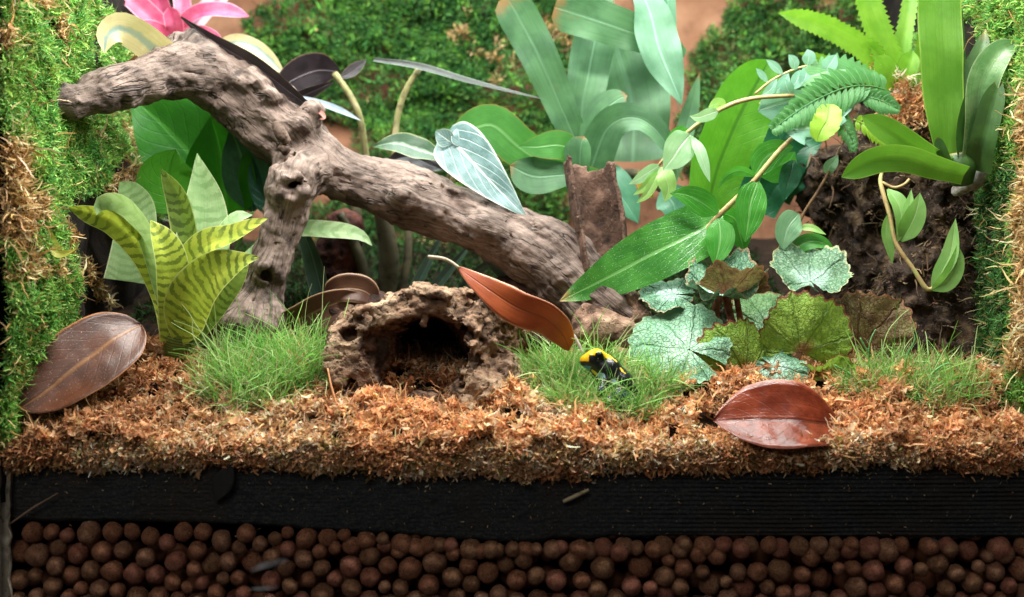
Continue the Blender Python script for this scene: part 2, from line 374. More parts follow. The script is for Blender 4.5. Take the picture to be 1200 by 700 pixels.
def leaf_vf(pp, w, prof='lance', roll=0, fold=0.15, cup=0.0, wav=0.0, wf=3.0, nu=9, nv=30, teeth=0, td=0.1, seed=0, rumple=0.03, thick=0.0):
    pts = np.array([P(*p) for p in pp]); c = catmull(pts, nv); T = nrm(np.gradient(c, axis=0)); v = np.linspace(0, 1, nv)
    Y = c[:, 1]; F = np.array([0, -1.0, 0]); S = np.cross(T, F)
    bad = np.linalg.norm(S, axis=1) < 0.15; S[bad] = np.cross(T[bad], np.array([0, 0, 1.0])); S = nrm(S)
    for i in range(1, nv):
        if S[i] @ S[i-1] < 0: S[i] = -S[i]
    N = np.cross(S, T)
    r = np.radians(np.interp(v, np.linspace(0, 1, len(roll)), roll) if hasattr(roll, '__len__') else np.full(nv, float(roll)))[:, None]
    S2 = S * np.cos(r) + N * np.sin(r); N2 = N * np.cos(r) - S * np.sin(r)
    pr = PROF[prof] if isinstance(prof, str) else prof; a = np.array(pr)
    e = catmull(np.c_[a, np.zeros(len(a))], 200); wd = np.interp(v, np.maximum.accumulate(e[:, 0]), np.clip(e[:, 1], 0, 2)) * w * mpp(float(np.mean(Y))) * 0.5
    x = np.linspace(-1, 1, nu); W2 = wd[:, None] * np.ones(nu)
    if teeth:
        ph = v * teeth; tt = 1 - td * (ph - np.floor(ph)); W2 = wd[:, None] * (1 + (tt[:, None] - 1) * (np.abs(x)[None] ** 3))
    wm = wd.max(); rs = np.random.default_rng(seed + int(abs(pp[0][0]) * 7 + abs(pp[-1][1]))); ph = rs.uniform(0, 6.28, 2)
    hz = fold * np.abs(x)[None] * W2 + cup * (x ** 2)[None] * W2
    hz = hz + wav * wm * (np.abs(x) ** 1.5)[None] * np.sin(6.283 * wf * v[:, None] + np.where(x < 0, ph[0], ph[1])[None])
    q = np.stack([x[None] * np.ones((nv, 1)) * 1.7, v[:, None] * np.ones((1, nu)) * 5, np.full((nv, nu), ph[0] * 9)], -1)
    hz = hz + rumple * wm * fbm(q, 3, 3)
    vtx = c[:, None] + S2[:, None] * (x[None, :, None] * W2[..., None]) + N2[:, None] * hz[..., None]
    uv = np.stack([np.tile((x + 1) / 2, nv), np.repeat(v, nu)], 1); f = grid_faces(nu, nv); vt = vtx.reshape(-1, 3)
    if thick:
        n = nrm(np.broadcast_to(N2[:, None], vtx.shape).reshape(-1, 3)); m = len(vt)
        b = vt - n * thick; ring = np.r_[np.arange(nu), np.arange(1, nv) * nu + nu - 1, (nv - 1) * nu + np.arange(nu - 2, -1, -1), np.arange(nv - 2, 0, -1) * nu]
        nx = np.roll(ring, -1); f = np.vstack([f, f[:, ::-1] + m, np.stack([nx, ring, ring + m, nx + m], 1)]); vt = np.vstack([vt, b]); uv = np.vstack([uv, uv])
    return vt, f, uv
def leaf(parent, pp, w, m, name='leaf', label=None, **kw):
    v, f, uv = leaf_vf(pp, w, **kw); o = put(name, mesh(name, v, f, uv), m, parent)
    if label: o['label'] = label
    return o
def lone_leaf(pp, w, m, label, name='fallen_leaf', cat='leaf', group=None, **kw):
    v, f, uv = leaf_vf(pp, w, **kw); return tag(put(name, mesh(name, v, f, uv), m, None, P(*pp[0])), label, cat, group)
# ------------------------------------------------------------------ the tank
YB = 0.37                                       # the back wall's depth
m_glass = bpy.data.materials.new('clear_glass'); m_glass.use_nodes = True
_nt = m_glass.node_tree; _nt.nodes.remove(_nt.nodes['Principled BSDF']); _t = _nt.nodes.new('ShaderNodeBsdfTransparent'); _t.inputs[0].default_value = (0.985, 0.992, 0.988, 1); _nt.links.new(_t.outputs[0], _nt.nodes['Material Output'].inputs[0])
m_side = plain('dark_side_glass', C('1d2320'), 0.15)
m_seal = rough_mat('old_silicone', [C('4a443d'), C('8a8072'), C('b8ae9e')], 160, 0.55, 0.5, 0.001)
XR = 0.332                                      # inner face of the right pane
tank = thing('glass_tank', (0, 0, 0), 'glass terrarium tank enclosing the mossy planted scene, with dirty silicone along its edges', 'tank')
def slab(name, lo, hi, m, parent):
    v, f = box_vf(lo, hi); return put(name, mesh(name, v, f, smooth=False), m, parent)
slab('front_pane', (-0.306, -0.005, 0.0), (XR + .006, 0.0, CZ + 0.30), m_glass, tank)
slab('side_pane', (-0.306, 0.0003, 0.0), (-0.3012, YB + 0.02, CZ + 0.34), m_side, tank)
slab('back_pane', (-0.306, YB + 0.021, 0.0), (XR + .006, YB + 0.026, CZ + 0.34), m_side, tank)
slab('side_pane', (XR + 0.0012, 0.0003, 0.0), (XR + 0.006, YB + 0.02, CZ + 0.34), m_side, tank)
slab('bottom_pane', (-0.301, 0.0003, -0.006), (XR, YB + 0.02, 0.0), m_side, tank)
def seam(x0, x1, seed):
    n = 60; z = np.linspace(0.001, CZ - 0.098, n); r = np.random.default_rng(seed); e = (x1 - x0) * 0.22 * np.interp(np.arange(n), np.arange(0, n, 4), r.uniform(-1, 1, n // 4))
    prof = [(x0 + 0*e, 0.0004), (x0 + 0*e, 0.006), (x1 + e, 0.0045), (x1 + e * 1.3, 0.0006)] if x0 < 0 else [(x1 + 0*e, 0.0004), (x0 + e*1.3, 0.0006), (x0 + e, 0.0045), (x1 + 0*e, 0.006)]
    v = np.stack([np.stack([a, np.full(n, b), z], 1) for a, b in prof], 1).reshape(-1, 3)
    put('silicone_seam', mesh('silicone_seam', v, grid_faces(4, n)), m_seal, tank)
seam(-0.3008, -0.2945, 3); seam(XR - .005, XR + .0008, 4)

m_wall = rough_mat('terracotta_backing', [C('5f3c2c'), C('8a5e46'), C('a67a5e')], 22, 0.85, 0.35, 0.004, fine=300)
m_soil = rough_mat('dark_soil', [C('0b0806'), C('18110d'), C('271c14'), C('3d2e22')], 160, 0.95, 0.9, 0.003)
m_floor = rough_mat('peaty_ground', [C('120c08'), C('2a1c12'), C('3d2a1c'), C('5d4630')], 150, 0.95, 0.9, 0.003)
def wall_grid(nu, nv, fn, name, m, label=None):
    a, b = np.meshgrid(np.linspace(0, 1, nu), np.linspace(0, 1, nv)); v = fn(a.ravel(), b.ravel())
    return tag(put(name, mesh(name, v, grid_faces(nu, nv)), m), kind='structure', label=label)
def gauss(a, b, a0, b0, ra, rb): return np.exp(-((a - a0) / ra) ** 2 - ((b - b0) / rb) ** 2)
ZT = CZ + 0.27
def back_y(x, z):
    p = np.stack([x, 0 * x, z], -1); return YB - 0.012 * fbm(p * 14, 3, 5) - 0.004 * fbm(p * 60, 3, 6)
def left_x(y, z):
    p = np.stack([0 * y, y, z], -1); b = 0.011 + 0.008 * fbm(p * 22, 3, 11) + 0.005 * fbm(p * 70, 3, 12)
    b = b + 0.020 * gauss(y, z, 0.15, CZ + 0.092, 0.05, 0.028) + 0.010 * gauss(y, z, 0.04, CZ + 0.02, 0.05, 0.06) + 0.006 * gauss(y, z, 0.06, CZ + 0.17, 0.05, 0.05) - 0.012 * gauss(y, z, .03, CZ - .07, .04, .03)
    return -0.3008 + np.maximum(b * np.clip(0.35 + y / 0.035, 0.3, 1), 0.003)
def right_x(y, z):
    p = np.stack([0 * y + 9, y, z], -1); b = 0.014 + 0.009 * fbm(p * 22, 3, 21) + 0.005 * fbm(p * 70, 3, 22)
    return XR - 0.001 - np.maximum(b * np.clip(0.35 + y / 0.035, 0.3, 1), 0.003)
GY = [0, .008, .02, .035, .05, .08, .11, .16, .22, .30, .38]; GZ = [-.099, -.093, -.084, -.076, -.068, -.053, -.041, -.021, -.002, .026, .058]
def ground_z(x, y):
    p = np.stack([x, y, 0 * x], -1); z = CZ + np.interp(y, GY, GZ) + 0.004 * fbm(p * 40, 3, 31) * np.clip(y / 0.02, 0.2, 1)
    return z + 0.007 * gauss(x, y, -0.05, 0.022, 0.09, 0.02) + 0.010 * gauss(x, y, -0.24, 0.09, 0.05, 0.05) - 0.004 * gauss(x, y, 0.12, 0.02, 0.06, 0.02)
wall_grid(90, 70, lambda a, b: np.stack([-0.33 + 0.70 * a, back_y(-0.33 + 0.70 * a, 0.05 + (ZT - 0.05) * b), 0.05 + (ZT - 0.05) * b], 1), 'back_wall', m_wall)
wall_grid(70, 60, lambda a, b: np.stack([left_x(YB * a, 0.07 + (ZT - 0.07) * b) - 0.002, YB * a, 0.07 + (ZT - 0.07) * b], 1), 'left_wall', m_soil)
wall_grid(70, 60, lambda a, b: np.stack([right_x(YB * a, 0.07 + (ZT - 0.07) * b) + 0.002, YB * a, 0.07 + (ZT - 0.07) * b], 1), 'right_wall', m_soil)
wall_grid(160, 100, lambda a, b: np.stack([-0.3 + (0.3 + XR) * a, 0.006 + (YB - 0.006) * b ** 1.4, ground_z(-0.3 + (0.3 + XR) * a, 0.006 + (YB - 0.006) * b ** 1.4) - 0.002], 1), 'ground', m_floor)
v, f = box_vf((-0.3, 0.034, CZ - 0.146), (XR, YB, CZ - 0.112)); tag(put('soil_layer_ground', mesh('soil', v, f, smooth=False), m_soil), kind='structure')

# ------------------------------------------------------------------ black foam strip
def foam():
    nu, nv = 440, 110; u = np.linspace(0, 1, nu); w = np.linspace(0, 1, nv); x = -0.2975 + (XR + 0.296) * u
    px = 600 + x / PX; bot = np.interp(px, [0, 120, 250, 400, 500, 600, 700, 800, 1000, 1200], [613, 615, 617, 625, 633, 639, 634, 631, 633, 634]) + 2.5 * fbm(np.stack([px / 30, 0*px, 0*px], -1), 3, 40)
    zb = CZ + (350 - bot) * PX; zt = CZ + (350 - 538) * PX
    z = zt + (zb[None] - zt) * w[:, None]; X = np.broadcast_to(x, z.shape)
    p = np.stack([X, 0 * X, z], -1)
    zz = z + 0.0012 * fbm(p * 9, 2, 41); k = np.clip((X - 0.02) / 0.12, 0.12, 1)
    rib = np.sin(zz / 0.0026 * 6.283)
    y = 0.0062 - 0.0010 * rib * k * (0.6 + 0.6 * fbm(p * np.array([60, 1, 500]), 2, 44)) - 0.0009 * fbm(p * 130, 3, 42) * (1.1 - 0.7 * k) - 0.0006 * fbm(p * 900, 2, 43)
    y = y + 0.0025 * np.clip((w[:, None] - 0.93) / 0.07, 0, 1) ** 2
    front = np.stack([X, y, z], -1).reshape(-1, 3); back = np.stack([X, 0 * X + 0.032, z], -1).reshape(-1, 3)
    m = len(front); f = grid_faces(nu, nv)[:, ::-1]
    ring = np.r_[np.arange(nu), np.arange(1, nv) * nu + nu - 1, (nv-1)*nu + np.arange(nu-2, -1, -1), np.arange(nv-2, 0, -1) * nu]; nx = np.roll(ring, -1)
    vv = np.vstack([front, back[ring]]); j = np.arange(len(ring)); jn = np.roll(j, -1)
    f2 = np.stack([ring, nx, m + jn, m + j], 1)
    k = M('black_foam', 0.8, 0.25); ob = k.pos(); a = k.noise(ob, 700, 5, 0.7); col = k.mix(k.ramp(a, 0.4, 0.7), C('1b1f23'), C('3b3b39'))
    brown = k.ramp(k.noise(ob, 14, 3), 0.48, 0.62); col = k.mix(k.math('MULTIPLY', brown, 0.5), col, C('332820'))
    sp = k.ramp(k.noise(ob, 900, 2, 0.5), 0.70, 0.76); col = k.mix(k.math('MULTIPLY', sp, 0.8), col, C('9a8d78'))
    k.bump(k.noise(ob, 1500, 3), 0.6, 0.0006); k.base(col)
    o = put('foam_strip', mesh('foam_strip', vv, [f, f2]), k.m, None, (0, 0.006, CZ - 0.12))
    tag(o, 'black ribbed foam strip running under the brown moss above the clay balls', 'foam strip')
foam()

# ------------------------------------------------------------------ clay balls under the strip
def clay():
    ms = []
    for i, (a, b, c, d) in enumerate([('4a2a1e', '8e5a42', 'a26e50', 'c09a74'), ('562e24', '945a46', 'a46c58', 'c09e86'), ('452c1c', '80563e', '966e50', 'b4926e'), ('4a3226', '8c6048', 'a4785c', 'c0a084')]):
        k = M('fired_clay', .9, .25); p = k.obj(); x = k.noise(p, 1.6, 4); y = k.noise(p, 7, 5, .7); col = k.mix(k.ramp(x, .38, .62), C(b), C(c)); col = k.mix(k.ramp(y, .5, .36), col, C(a)); col = k.mix(k.math('MULTIPLY', k.ramp(k.noise(p, 16, 3, .7), .60, .68), .7), col, C(d))
        pit = k.math('MULTIPLY', k.ramp(k.voro(p, 5.5), .30, .10), k.ramp(k.noise(p, 2.5, 2), .46, .56)); col = k.mix(pit, col, C('1c100b')); h = k.math('SUBTRACT', k.math('ADD', y, k.math('MULTIPLY', k.noise(p, 22, 3), .4)), k.math('MULTIPLY', pit, 1.2)); k.bump(h, .9, .0016); k.base(col); ms.append(k.m)
    import bmesh
    vs = []
    for k in range(9):
        bm = bmesh.new(); bmesh.ops.create_icosphere(bm, subdivisions=3, radius=1); me0 = bpy.data.meshes.new('tmp'); bm.to_mesh(me0); bm.free()
        v = np.empty(len(me0.vertices) * 3); me0.vertices.foreach_get('co', v); v = v.reshape(-1, 3); f = np.array([p.vertices[:] for p in me0.polygons])
        bpy.data.meshes.remove(me0)
        n = fbm(v * 1.3 + k * 7, 3, 50 + k) * 0.15 + fbm(v * 4 + k, 3, 60) * 0.06; pit = np.clip(fbm(v * 7 + k * 3, 2, 70 + k) - 0.32, 0, 1) * (0.28 if k % 3 == 0 else 0.12)
        v = v * (1 + n - pit)[:, None] * np.array([1, 1, 0.94 + 0.02 * (k % 4)])
        me = mesh('clay_ball', v, f); me.materials.append(ms[k % 4]); vs.append(me)
    def pack(N, z0, z1, rlo, rhi, seed, it=500):
        r = np.random.default_rng(seed); R = np.clip(r.normal((rlo + rhi) / 2, (rhi - rlo) / 3.2, N), rlo, rhi); q = np.c_[r.uniform(-0.294, XR - .004, N), r.uniform(z0, z1, N)]
        for _ in range(it):
            d = q[:, None] - q[None]; L = np.linalg.norm(d, axis=2) + np.eye(N); ov = np.maximum(R[:, None] + R[None] - L, 0); np.fill_diagonal(ov, 0)
            q += 0.35 * (d / L[..., None] * ov[..., None]).sum(1); q[:, 0] = np.clip(q[:, 0], -0.3005 + R, XR - R)
            q[:, 1] = np.clip(q[:, 1], z0 + R, z1 - 0.3 * R)
        return q, R
    b0 = None; n = 0
    sag = lambda x: PX * (np.interp(600 + x / PX, [0, 250, 400, 500, 600, 700, 800, 1200], [613, 616, 623, 632, 638, 634, 631, 633]))
    q, R = pack(258, -0.004, 0.0535, .0040, .0074, 1, 700); balls = []
    for (x, z), r in zip(q, R): balls.append((x, .0016 + r + rng.uniform(0, .002), min(z, CZ + 0.175 - sag(x) + .0005 - r), r))
    cand = np.c_[rng.uniform(-.294, XR - .004, 6000), rng.uniform(-.002, .054, 6000)]; F = np.array(balls)
    for _ in range(40):                        # a second row shows through the widest gaps
        gap = (np.hypot(cand[:, :1] - F[None, :, 0], cand[:, 1:] - F[None, :, 2]) - F[None, :, 3]).min(1); i = gap.argmax(); r = rng.uniform(.006, .0078); F = np.vstack([F, [cand[i, 0], .0075 + r, cand[i, 1], r]])
    for x, y, z, r in F:
        o = bpy.data.objects.new('clay_ball', vs[rng.integers(len(vs))]); COL.objects.link(o)
        o.location = (x, y, z); o.rotation_euler = rng.uniform(0, 6.28, 3); o.scale = [r, r, r * rng.uniform(.9, 1.05)]
        tag(o, 'round reddish brown clay ball packed in the drainage layer under the black foam strip', 'clay ball', 'clay balls packed under the foam strip')
    # deeper rows, glimpsed only through the gaps: one heap
    sv = np.empty(len(vs[0].vertices) * 3, np.float32); vs[0].vertices.foreach_get('co', sv); sv = sv.reshape(-1, 3); sf = np.array([p.vertices[:] for p in vs[0].polygons]); V, Fc = [], []
    for i in range(150):
        r = rng.uniform(.006, .0078); c = np.array([-.292 + (i % 50) * (XR + .286) / 49 + rng.normal() * .001, .019 + r + rng.uniform(0, .004), .006 + (i // 50) * .0145 + rng.normal() * .001]); V.append(sv * r + c); Fc.append(sf + i * len(sv))
    tag(put('clay_heap', mesh('clay_heap', np.vstack(V), np.vstack(Fc)), ms[0]), 'clay balls heaped deeper behind the front rows', None, None, 'stuff')
clay()

# ------------------------------------------------------------------ mosses
m_strand = strand_mat('moss_strands', 0.75, 0.3); m_dry = strand_mat('dry_moss', 0.8, 0.42)
def clumps(c, nrml, per, rad, length, width, curl, segs, cols, w=None, up=0.0, spread=1.0, shade=None):
    """Tufts at points C with normals NRML: PER curled strands from each."""
    n = len(c); C3 = np.repeat(c, per, 0); N3 = np.repeat(nrml, per, 0); k = len(C3)
    off = rng.normal(size=(k, 3)) * rad; base = C3 + off - N3 * (off * N3).sum(1, keepdims=True) * 0.5
    d = nrm(N3 + rng.normal(size=(k, 3)) * spread)
    col = np.repeat(pick(cols, n, w), per, 0) * rng.uniform(0.6, 1.4, (k, 1)) * (1 + rng.normal(size=(k, 3)) * 0.06)
    if shade is not None: col = col * np.repeat(shade, per)[:, None]
    return strands(base, d, rng.uniform(0.5, 1.3, k) * length, width * rng.uniform(0.6, 1.5, k), curl, segs, np.clip(col, 0.003, 1), up)
TAN = [C('e2bc90'), C('d6a678'), C('ecd2ac'), C('c49468'), C('dcac7c'), C('f0dec0')]
ORG = [C('dba274'), C('e4b080'), C('cc8e62'), C('ecc69c'), C('d49e6c'), C('b47c50')]
GRN = [C('7cb04a'), C('629c3a'), C('9ac860'), C('4c8432'), C('b4d478'), C('6caa58'), C('8c9a44')]
DKG = [C('44783a'), C('366830'), C('568c46'), C('2a5426'), C('6c9850'), C('74824a')]  # moss greens set darker, standing in for shade towards the back
STRAW = [C('d0b07c'), C('dcbc8a'), C('b08a54'), C('e8d4a8'), C('a57f48')]
def stuff(name, parts, m, label): 
    v, f, c = join(parts); return tag(put(name, mesh(name, v, f, col=c), m), label, None, None, 'stuff')

def floor_moss():
    edge = lambda px: np.interp(px, [0, 120, 260, 300, 420, 500, 560, 620, 700, 800, 880, 950, 1050, 1200], [547, 549, 541, 549, 553, 561, 557, 561, 557, 549, 546, 551, 545, 551])
    parts = []
    n = 5200; x = rng.uniform(-0.3, XR, n); y = 0.003 + 0.135 * rng.uniform(0, 1, n) ** 1.5
    def norm(x, y):
        e = 0.001; gx = (ground_z(x + e, y) - ground_z(x - e, y)) / (2*e); gy = (ground_z(x, y + e) - ground_z(x, y - e)) / (2*e); return nrm(np.stack([-gx, -gy, 0*gx + 1], 1))
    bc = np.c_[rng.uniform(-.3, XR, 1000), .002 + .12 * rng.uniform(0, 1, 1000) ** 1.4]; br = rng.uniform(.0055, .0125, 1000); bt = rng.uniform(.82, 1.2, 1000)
    d = np.hypot(x[:, None] - bc[None, :, 0], (y[:, None] - bc[None, :, 1]) * 1.1) / br[None]; bi = d.argmin(1); db = d.min(1); bump_shade = bt[bi] * np.where(db < 1, 1.08 - .30 * db ** 2, .68)  # bumps toned lighter on top, darker in gaps: shade put into the colour
    clear = (1 - .8 * gauss(x, y, .155, .018, .045, .020)) * (1 - .75 * gauss(x, y, .055, .048, .05, .02)) * (1 - .7 * gauss(x, y, -.062, .046, .04, .014)) * np.clip((.12 - y) / .05, .2, 1)
    z = ground_z(x, y) - .002 + clear * (1.0 * br[bi] * np.sqrt(np.clip(1 - db ** 2, 0, 1)) + 0.016 * np.clip(fbm(np.stack([x, y, 0*x], -1) * 40, 3, 81) + 0.12, 0, 1) * (1 + .25 * gauss(x, y, -.05, .03, .06, .02))); px = 600 + x / PX
    hue = fbm(np.stack([x, y, 0*x], -1) * 18, 2, 83)
    for sel, cols in ((hue < -0.12, ORG), ((hue >= -0.12) & (hue < 0.22), TAN + ORG), (hue >= 0.22, TAN)):
        c = np.stack([x, y, z], 1)[sel]; nn = norm(x[sel], y[sel]); tone = np.interp(c[:, 0], [-.3, -.2, -.12, -.02, .1, .33], [.78, .84, 1.02, 1.12, 1.04, .92]) * bump_shade[sel]
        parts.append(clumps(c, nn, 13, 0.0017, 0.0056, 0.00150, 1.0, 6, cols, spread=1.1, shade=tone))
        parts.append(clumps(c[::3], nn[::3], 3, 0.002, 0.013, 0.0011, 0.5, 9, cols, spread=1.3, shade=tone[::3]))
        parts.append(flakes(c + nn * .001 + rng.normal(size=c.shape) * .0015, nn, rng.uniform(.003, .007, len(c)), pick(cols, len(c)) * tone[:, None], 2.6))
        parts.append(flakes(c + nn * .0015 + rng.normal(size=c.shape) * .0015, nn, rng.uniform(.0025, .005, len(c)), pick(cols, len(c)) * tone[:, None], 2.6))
    # the fringe that hangs over the foam at the glass
    n = 2100; x = rng.uniform(-0.2985, XR - .0015, n); px = 600 + x / PX; top = CZ + (350 - 528) * PX; bot = CZ + (350 - edge(px) - 6 * fbm(np.stack([px / 14, 0*px, 0*px], -1), 2, 84)) * PX
    t = rng.uniform(0, 1, n); z = top + 0.004 + (bot - top - 0.004) * t; y = 0.0042 - 0.0022 * np.sin(t * 3.1)
    nn = nrm(np.tile([0, -1.0, -0.05], (n, 1)) + rng.normal(size=(n, 3)) * 0.2)
    hue = fbm(np.stack([x, z, 0*x], -1) * 18, 2, 85)
    for sel, cols in ((hue < 0.05, ORG + [C('6e5a30')]), (hue >= 0.05, TAN + [C('8a7a44')])):
        parts.append(clumps(np.stack([x, y, z], 1)[sel], nn[sel], 12, 0.0018, 0.0046, 0.00135, 1.0, 6, cols, spread=1.2))
        k = 1; q = np.stack([x, y, z], 1)[sel]; cc = np.repeat(q, k, 0) + rng.normal(size=(len(q) * k, 3)) * [.0016, .0008, .0016]; parts.append(flakes(cc, nn[sel].repeat(k, 0), rng.uniform(.0026, .0056, len(cc)), np.repeat(pick(cols, len(q)), k, 0) * rng.uniform(.65, 1.25, (len(cc), 1))))
    stuff('sphagnum_moss', parts, m_dry, 'dry orange brown sphagnum moss covering the ground behind the glass')
floor_moss()

def wall_moss(side):
    fn = left_x if side < 0 else right_x; parts = []
    n = 9500; y = 0.002 + 0.30 * rng.uniform(0, 1, n) ** 1.25; z = CZ - 0.085 + 0.29 * rng.uniform(0, 1, n); y = np.where(rng.uniform(0, 1, n) < .10, rng.uniform(.0006, .012, n), y)
    def P3(y, z): return np.stack([fn(y, z), y, z], 1)
    e = 0.0015; gy = (fn(y + e, z) - fn(y - e, z)) / (2*e); gz = (fn(y, z + e) - fn(y, z - e)) / (2*e); nn = nrm(np.stack([np.ones(n), -gy, -gz], 1)) * np.where(side < 0, 1, -1)
    c = P3(y, z); h = fbm(c * 26, 3, 91 + side) ; h2 = fbm(c * 9, 2, 95 + side)
    if side < 0: dry = (h + np.where(y < 0.014, 0.17, 0) - 0.18 + 0.1 * h2 + 0.35 * gauss(y, z, 0.12, CZ + 0.128, .03, .02) + 0.3 * gauss(y, z, .13, CZ + .095, .03, .02) - np.where(z < CZ - .01, .22, 0)) > 0.16
    else: dry = (h * 0.5 + np.where(y < 0.052, 0.42, -0.2) - np.where(z < CZ - 0.03, 0.28, 0) + np.where((z > CZ + 0.13), -0.45, 0)) > 0.16
    bare = (fbm(c * 30, 2, 97) > 0.33 - (np.clip((y - .055) * 18, 0, 1.3) if side < 0 else 0) * np.clip((CZ + .075 - z) / .03, 0, 1)) & (y > 0.05)
    deep = (h2 < 0.0) & (y > 0.06); g = ~dry & ~bare
    for sel, cols, shd in ((g & ~deep, GRN, 1), (g & deep, DKG, 1)):
        parts.append(clumps(c[sel], nn[sel], 19, 0.0019, 0.0046, 0.00095, 0.85, 5, cols, spread=1.0, up=0.03))
        parts.append(clumps(c[sel][::3], nn[sel][::3], 5, 0.002, 0.0078, 0.0008, 0.6, 6, cols, spread=1.0, up=0.08))
    s = dry; parts.append(clumps(c[s], nn[s], 13, 0.002, 0.0055, 0.0012, 0.8, 5, STRAW, spread=1.1)); parts.append(clumps(c[s][::2], nn[s][::2], 2, 0.002, 0.017, 0.0013, 0.6, 10, STRAW, spread=1.3))
    s2 = g & (rng.uniform(0, 1, n) < 0.06); parts.append(clumps(c[s2], nn[s2], 3, 0.002, 0.013, 0.0009, 0.4, 6, STRAW, spread=1.2))
    stuff('wall_moss', parts, m_strand, 'bright green moss with straw fibres covering the left wall of the tank' if side < 0 else 'straw coloured fibrous moss over green moss covering the right wall of the tank')
wall_moss(-1); wall_moss(1)

def back_moss(label, blobs, n, pal, seed):
    parts = []; r = np.random.default_rng(seed); core = []
    for (px, py, rx, ry, dep) in blobs:
        k = int(n * rx * ry / 10000); a = r.uniform(0, 6.283, k); q = np.sqrt(r.uniform(0, 1, k)) * (1 + 0.18 * fbm(np.stack([np.cos(a)*2, np.sin(a)*2, 0*a + seed], -1), 2, seed))
        s = mpp(YB); x = (px + rx * q * np.cos(a) - 600) * s; z = CZ + (350 - py - ry * q * np.sin(a)) * s
        d = dep * np.sqrt(np.clip(1 - q ** 2, 0, 1)) ; y = back_y(x, z) - d * (0.75 + 0.5 * fbm(np.stack([x, 0*x, z], -1) * 40, 3, seed + 3))
        nn = nrm(np.stack([np.cos(a) * q * 0.7, -np.ones(k), -np.sin(a) * q * 0.7 + 0.25], 1)); c = np.stack([x, y, z], 1); hue = fbm(c * 24, 3, seed + 5)
        for sel, cols in ((hue < 0.28, pal), (hue >= 0.28, pal[:2] + STRAW[:3])):
            parts.append(clumps(c[sel], nn[sel], 11, 0.002, 0.0065, 0.0013, 0.6, 3, cols, spread=0.8, up=0.1))
    stuff('back_moss', parts, m_strand, label)
back_moss('green moss pad hanging on the back wall above the middle of the driftwood', [(430, 60, 150, 85, .03), (575, 85, 105, 120, .03), (480, 170, 70, 60, .025), (520, 10, 140, 70, .03), (350, 75, 55, 40, .02), (600, 240, 70, 50, .015)], 1000, DKG[:5] + GRN[:2], 101)
back_moss('shaded green moss pad on the back wall behind the fern fronds', [(905, 88, 98, 80, .03), (865, 165, 80, 60, .025), (965, 25, 115, 60, .03)], 1000, DKG + GRN[:1], 111)
back_moss('bright green moss pad in the upper corner behind the strap leaved bromeliad', [(1130, 40, 70, 80, .05), (1060, 90, 60, 70, .04)], 1100, GRN, 121)
back_moss('green moss toned dark for the shade low on the back wall under the driftwood', [(450, 270, 110, 45, .02), (200, 120, 90, 80, .02), (110, 60, 60, 90, .04), (140,230,60,50,.02)], 900, DKG, 131)  # dark pad added under the driftwood to deepen the shade there
def shade_moss():
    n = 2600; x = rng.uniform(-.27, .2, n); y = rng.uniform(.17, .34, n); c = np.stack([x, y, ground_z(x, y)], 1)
    stuff('shade_toned_moss', [clumps(c, np.tile([0, -.4, 1.], (n, 1)), 9, .003, .009, .0013, .5, 4, [C('1f3a1a'), C('2a4a22'), C('2a2016'), C('3a2c1c'), C('34521f')], spread=.9)], m_strand, 'moss and litter toned dark for the shade on the ground under the driftwood')  # near-black greens added on the bank to stand in for deep shade
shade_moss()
# ------------------------------------------------------------------ driftwood and cork
def grain_of(v, chains):
    """Along-and-around coordinates of each vertex about the nearest of the wood's axes."""
    best = np.full(len(v), 1e9); g = np.zeros((len(v), 3)); base = 0
    for ch in chains:
        c = catmull(np.asarray(ch)[:, :4], 60); p = c[:, :3]; s = np.r_[0, np.cumsum(np.linalg.norm(np.diff(p, axis=0), axis=1))]
        T = nrm(np.gradient(p, axis=0)); 
        d = np.linalg.norm(v[:, None] - p[None], axis=2); q = d - c[:, 3][None]; i = q.argmin(1); m = q[np.arange(len(v)), i]
        t = ((v - p[i]) * T[i]).sum(1); rel = v - p[i] - t[:, None] * T[i]; u = nrm(np.cross(T[i], [0.2, -0.9, 0.35])); w = np.cross(T[i], u)
        a, b = (rel * u).sum(1), (rel * w).sum(1); L = np.maximum(np.hypot(a, b), 1e-6); rr = c[i, 3]; k = m < best
        g[k] = np.stack([s[i] + t + base, a / L * rr, b / L * rr], 1)[k]; best = np.minimum(best, m); base += s[-1] + 0.5
    return g
def carve(F, chains, amp, keep=1):
    v, f = F.net(); v = smooth_v(v, f, 2); n = vnormals(v, f); g = grain_of(v, chains)
    q = g * np.array([14, 150, 150]); a = fbm(q + 0.5 * fbm(g * 50, 2, 3)[:, None], 4, 7); b = 1 - np.abs(fbm(g * np.array([16, 120, 120]), 3, 9)) * 2.2
    crack = np.clip(b - 0.93, 0, 1) / 0.07
    v = v + n * (amp * a - amp * 1.6 * crack ** 2)[:, None] + n * (0.0022 * fbm(v * 80, 4, 13))[:, None]
    return v, f, g
m_drift = wood_mat('weathered_driftwood', C('1e1612'), C('574840'), C('937f74'))
MAIN = [(62,116,.060,17),(84,114,.066,23),(112,109,.078,27),(150,99,.095,27),(185,90,.115,29),(225,84,.135,35),(265,97,.155,42),(300,124,.155,46),(335,155,.15,42),(368,184,.15,36),(402,206,.15,34),(450,222,.148,37),(500,240,.145,39),(550,259,.14,39),(600,278,.135,42),(640,302,.13,45),(680,337,.125,46),(712,362,.12,44),(742,383,.118,32)]
LEG = [(372,192,.148,30),(348,205,.130,29),(338,232,.118,28),(331,262,.114,28),(320,300,.112,28),(308,330,.112,30),(296,358,.114,34),(287,382,.116,35)]
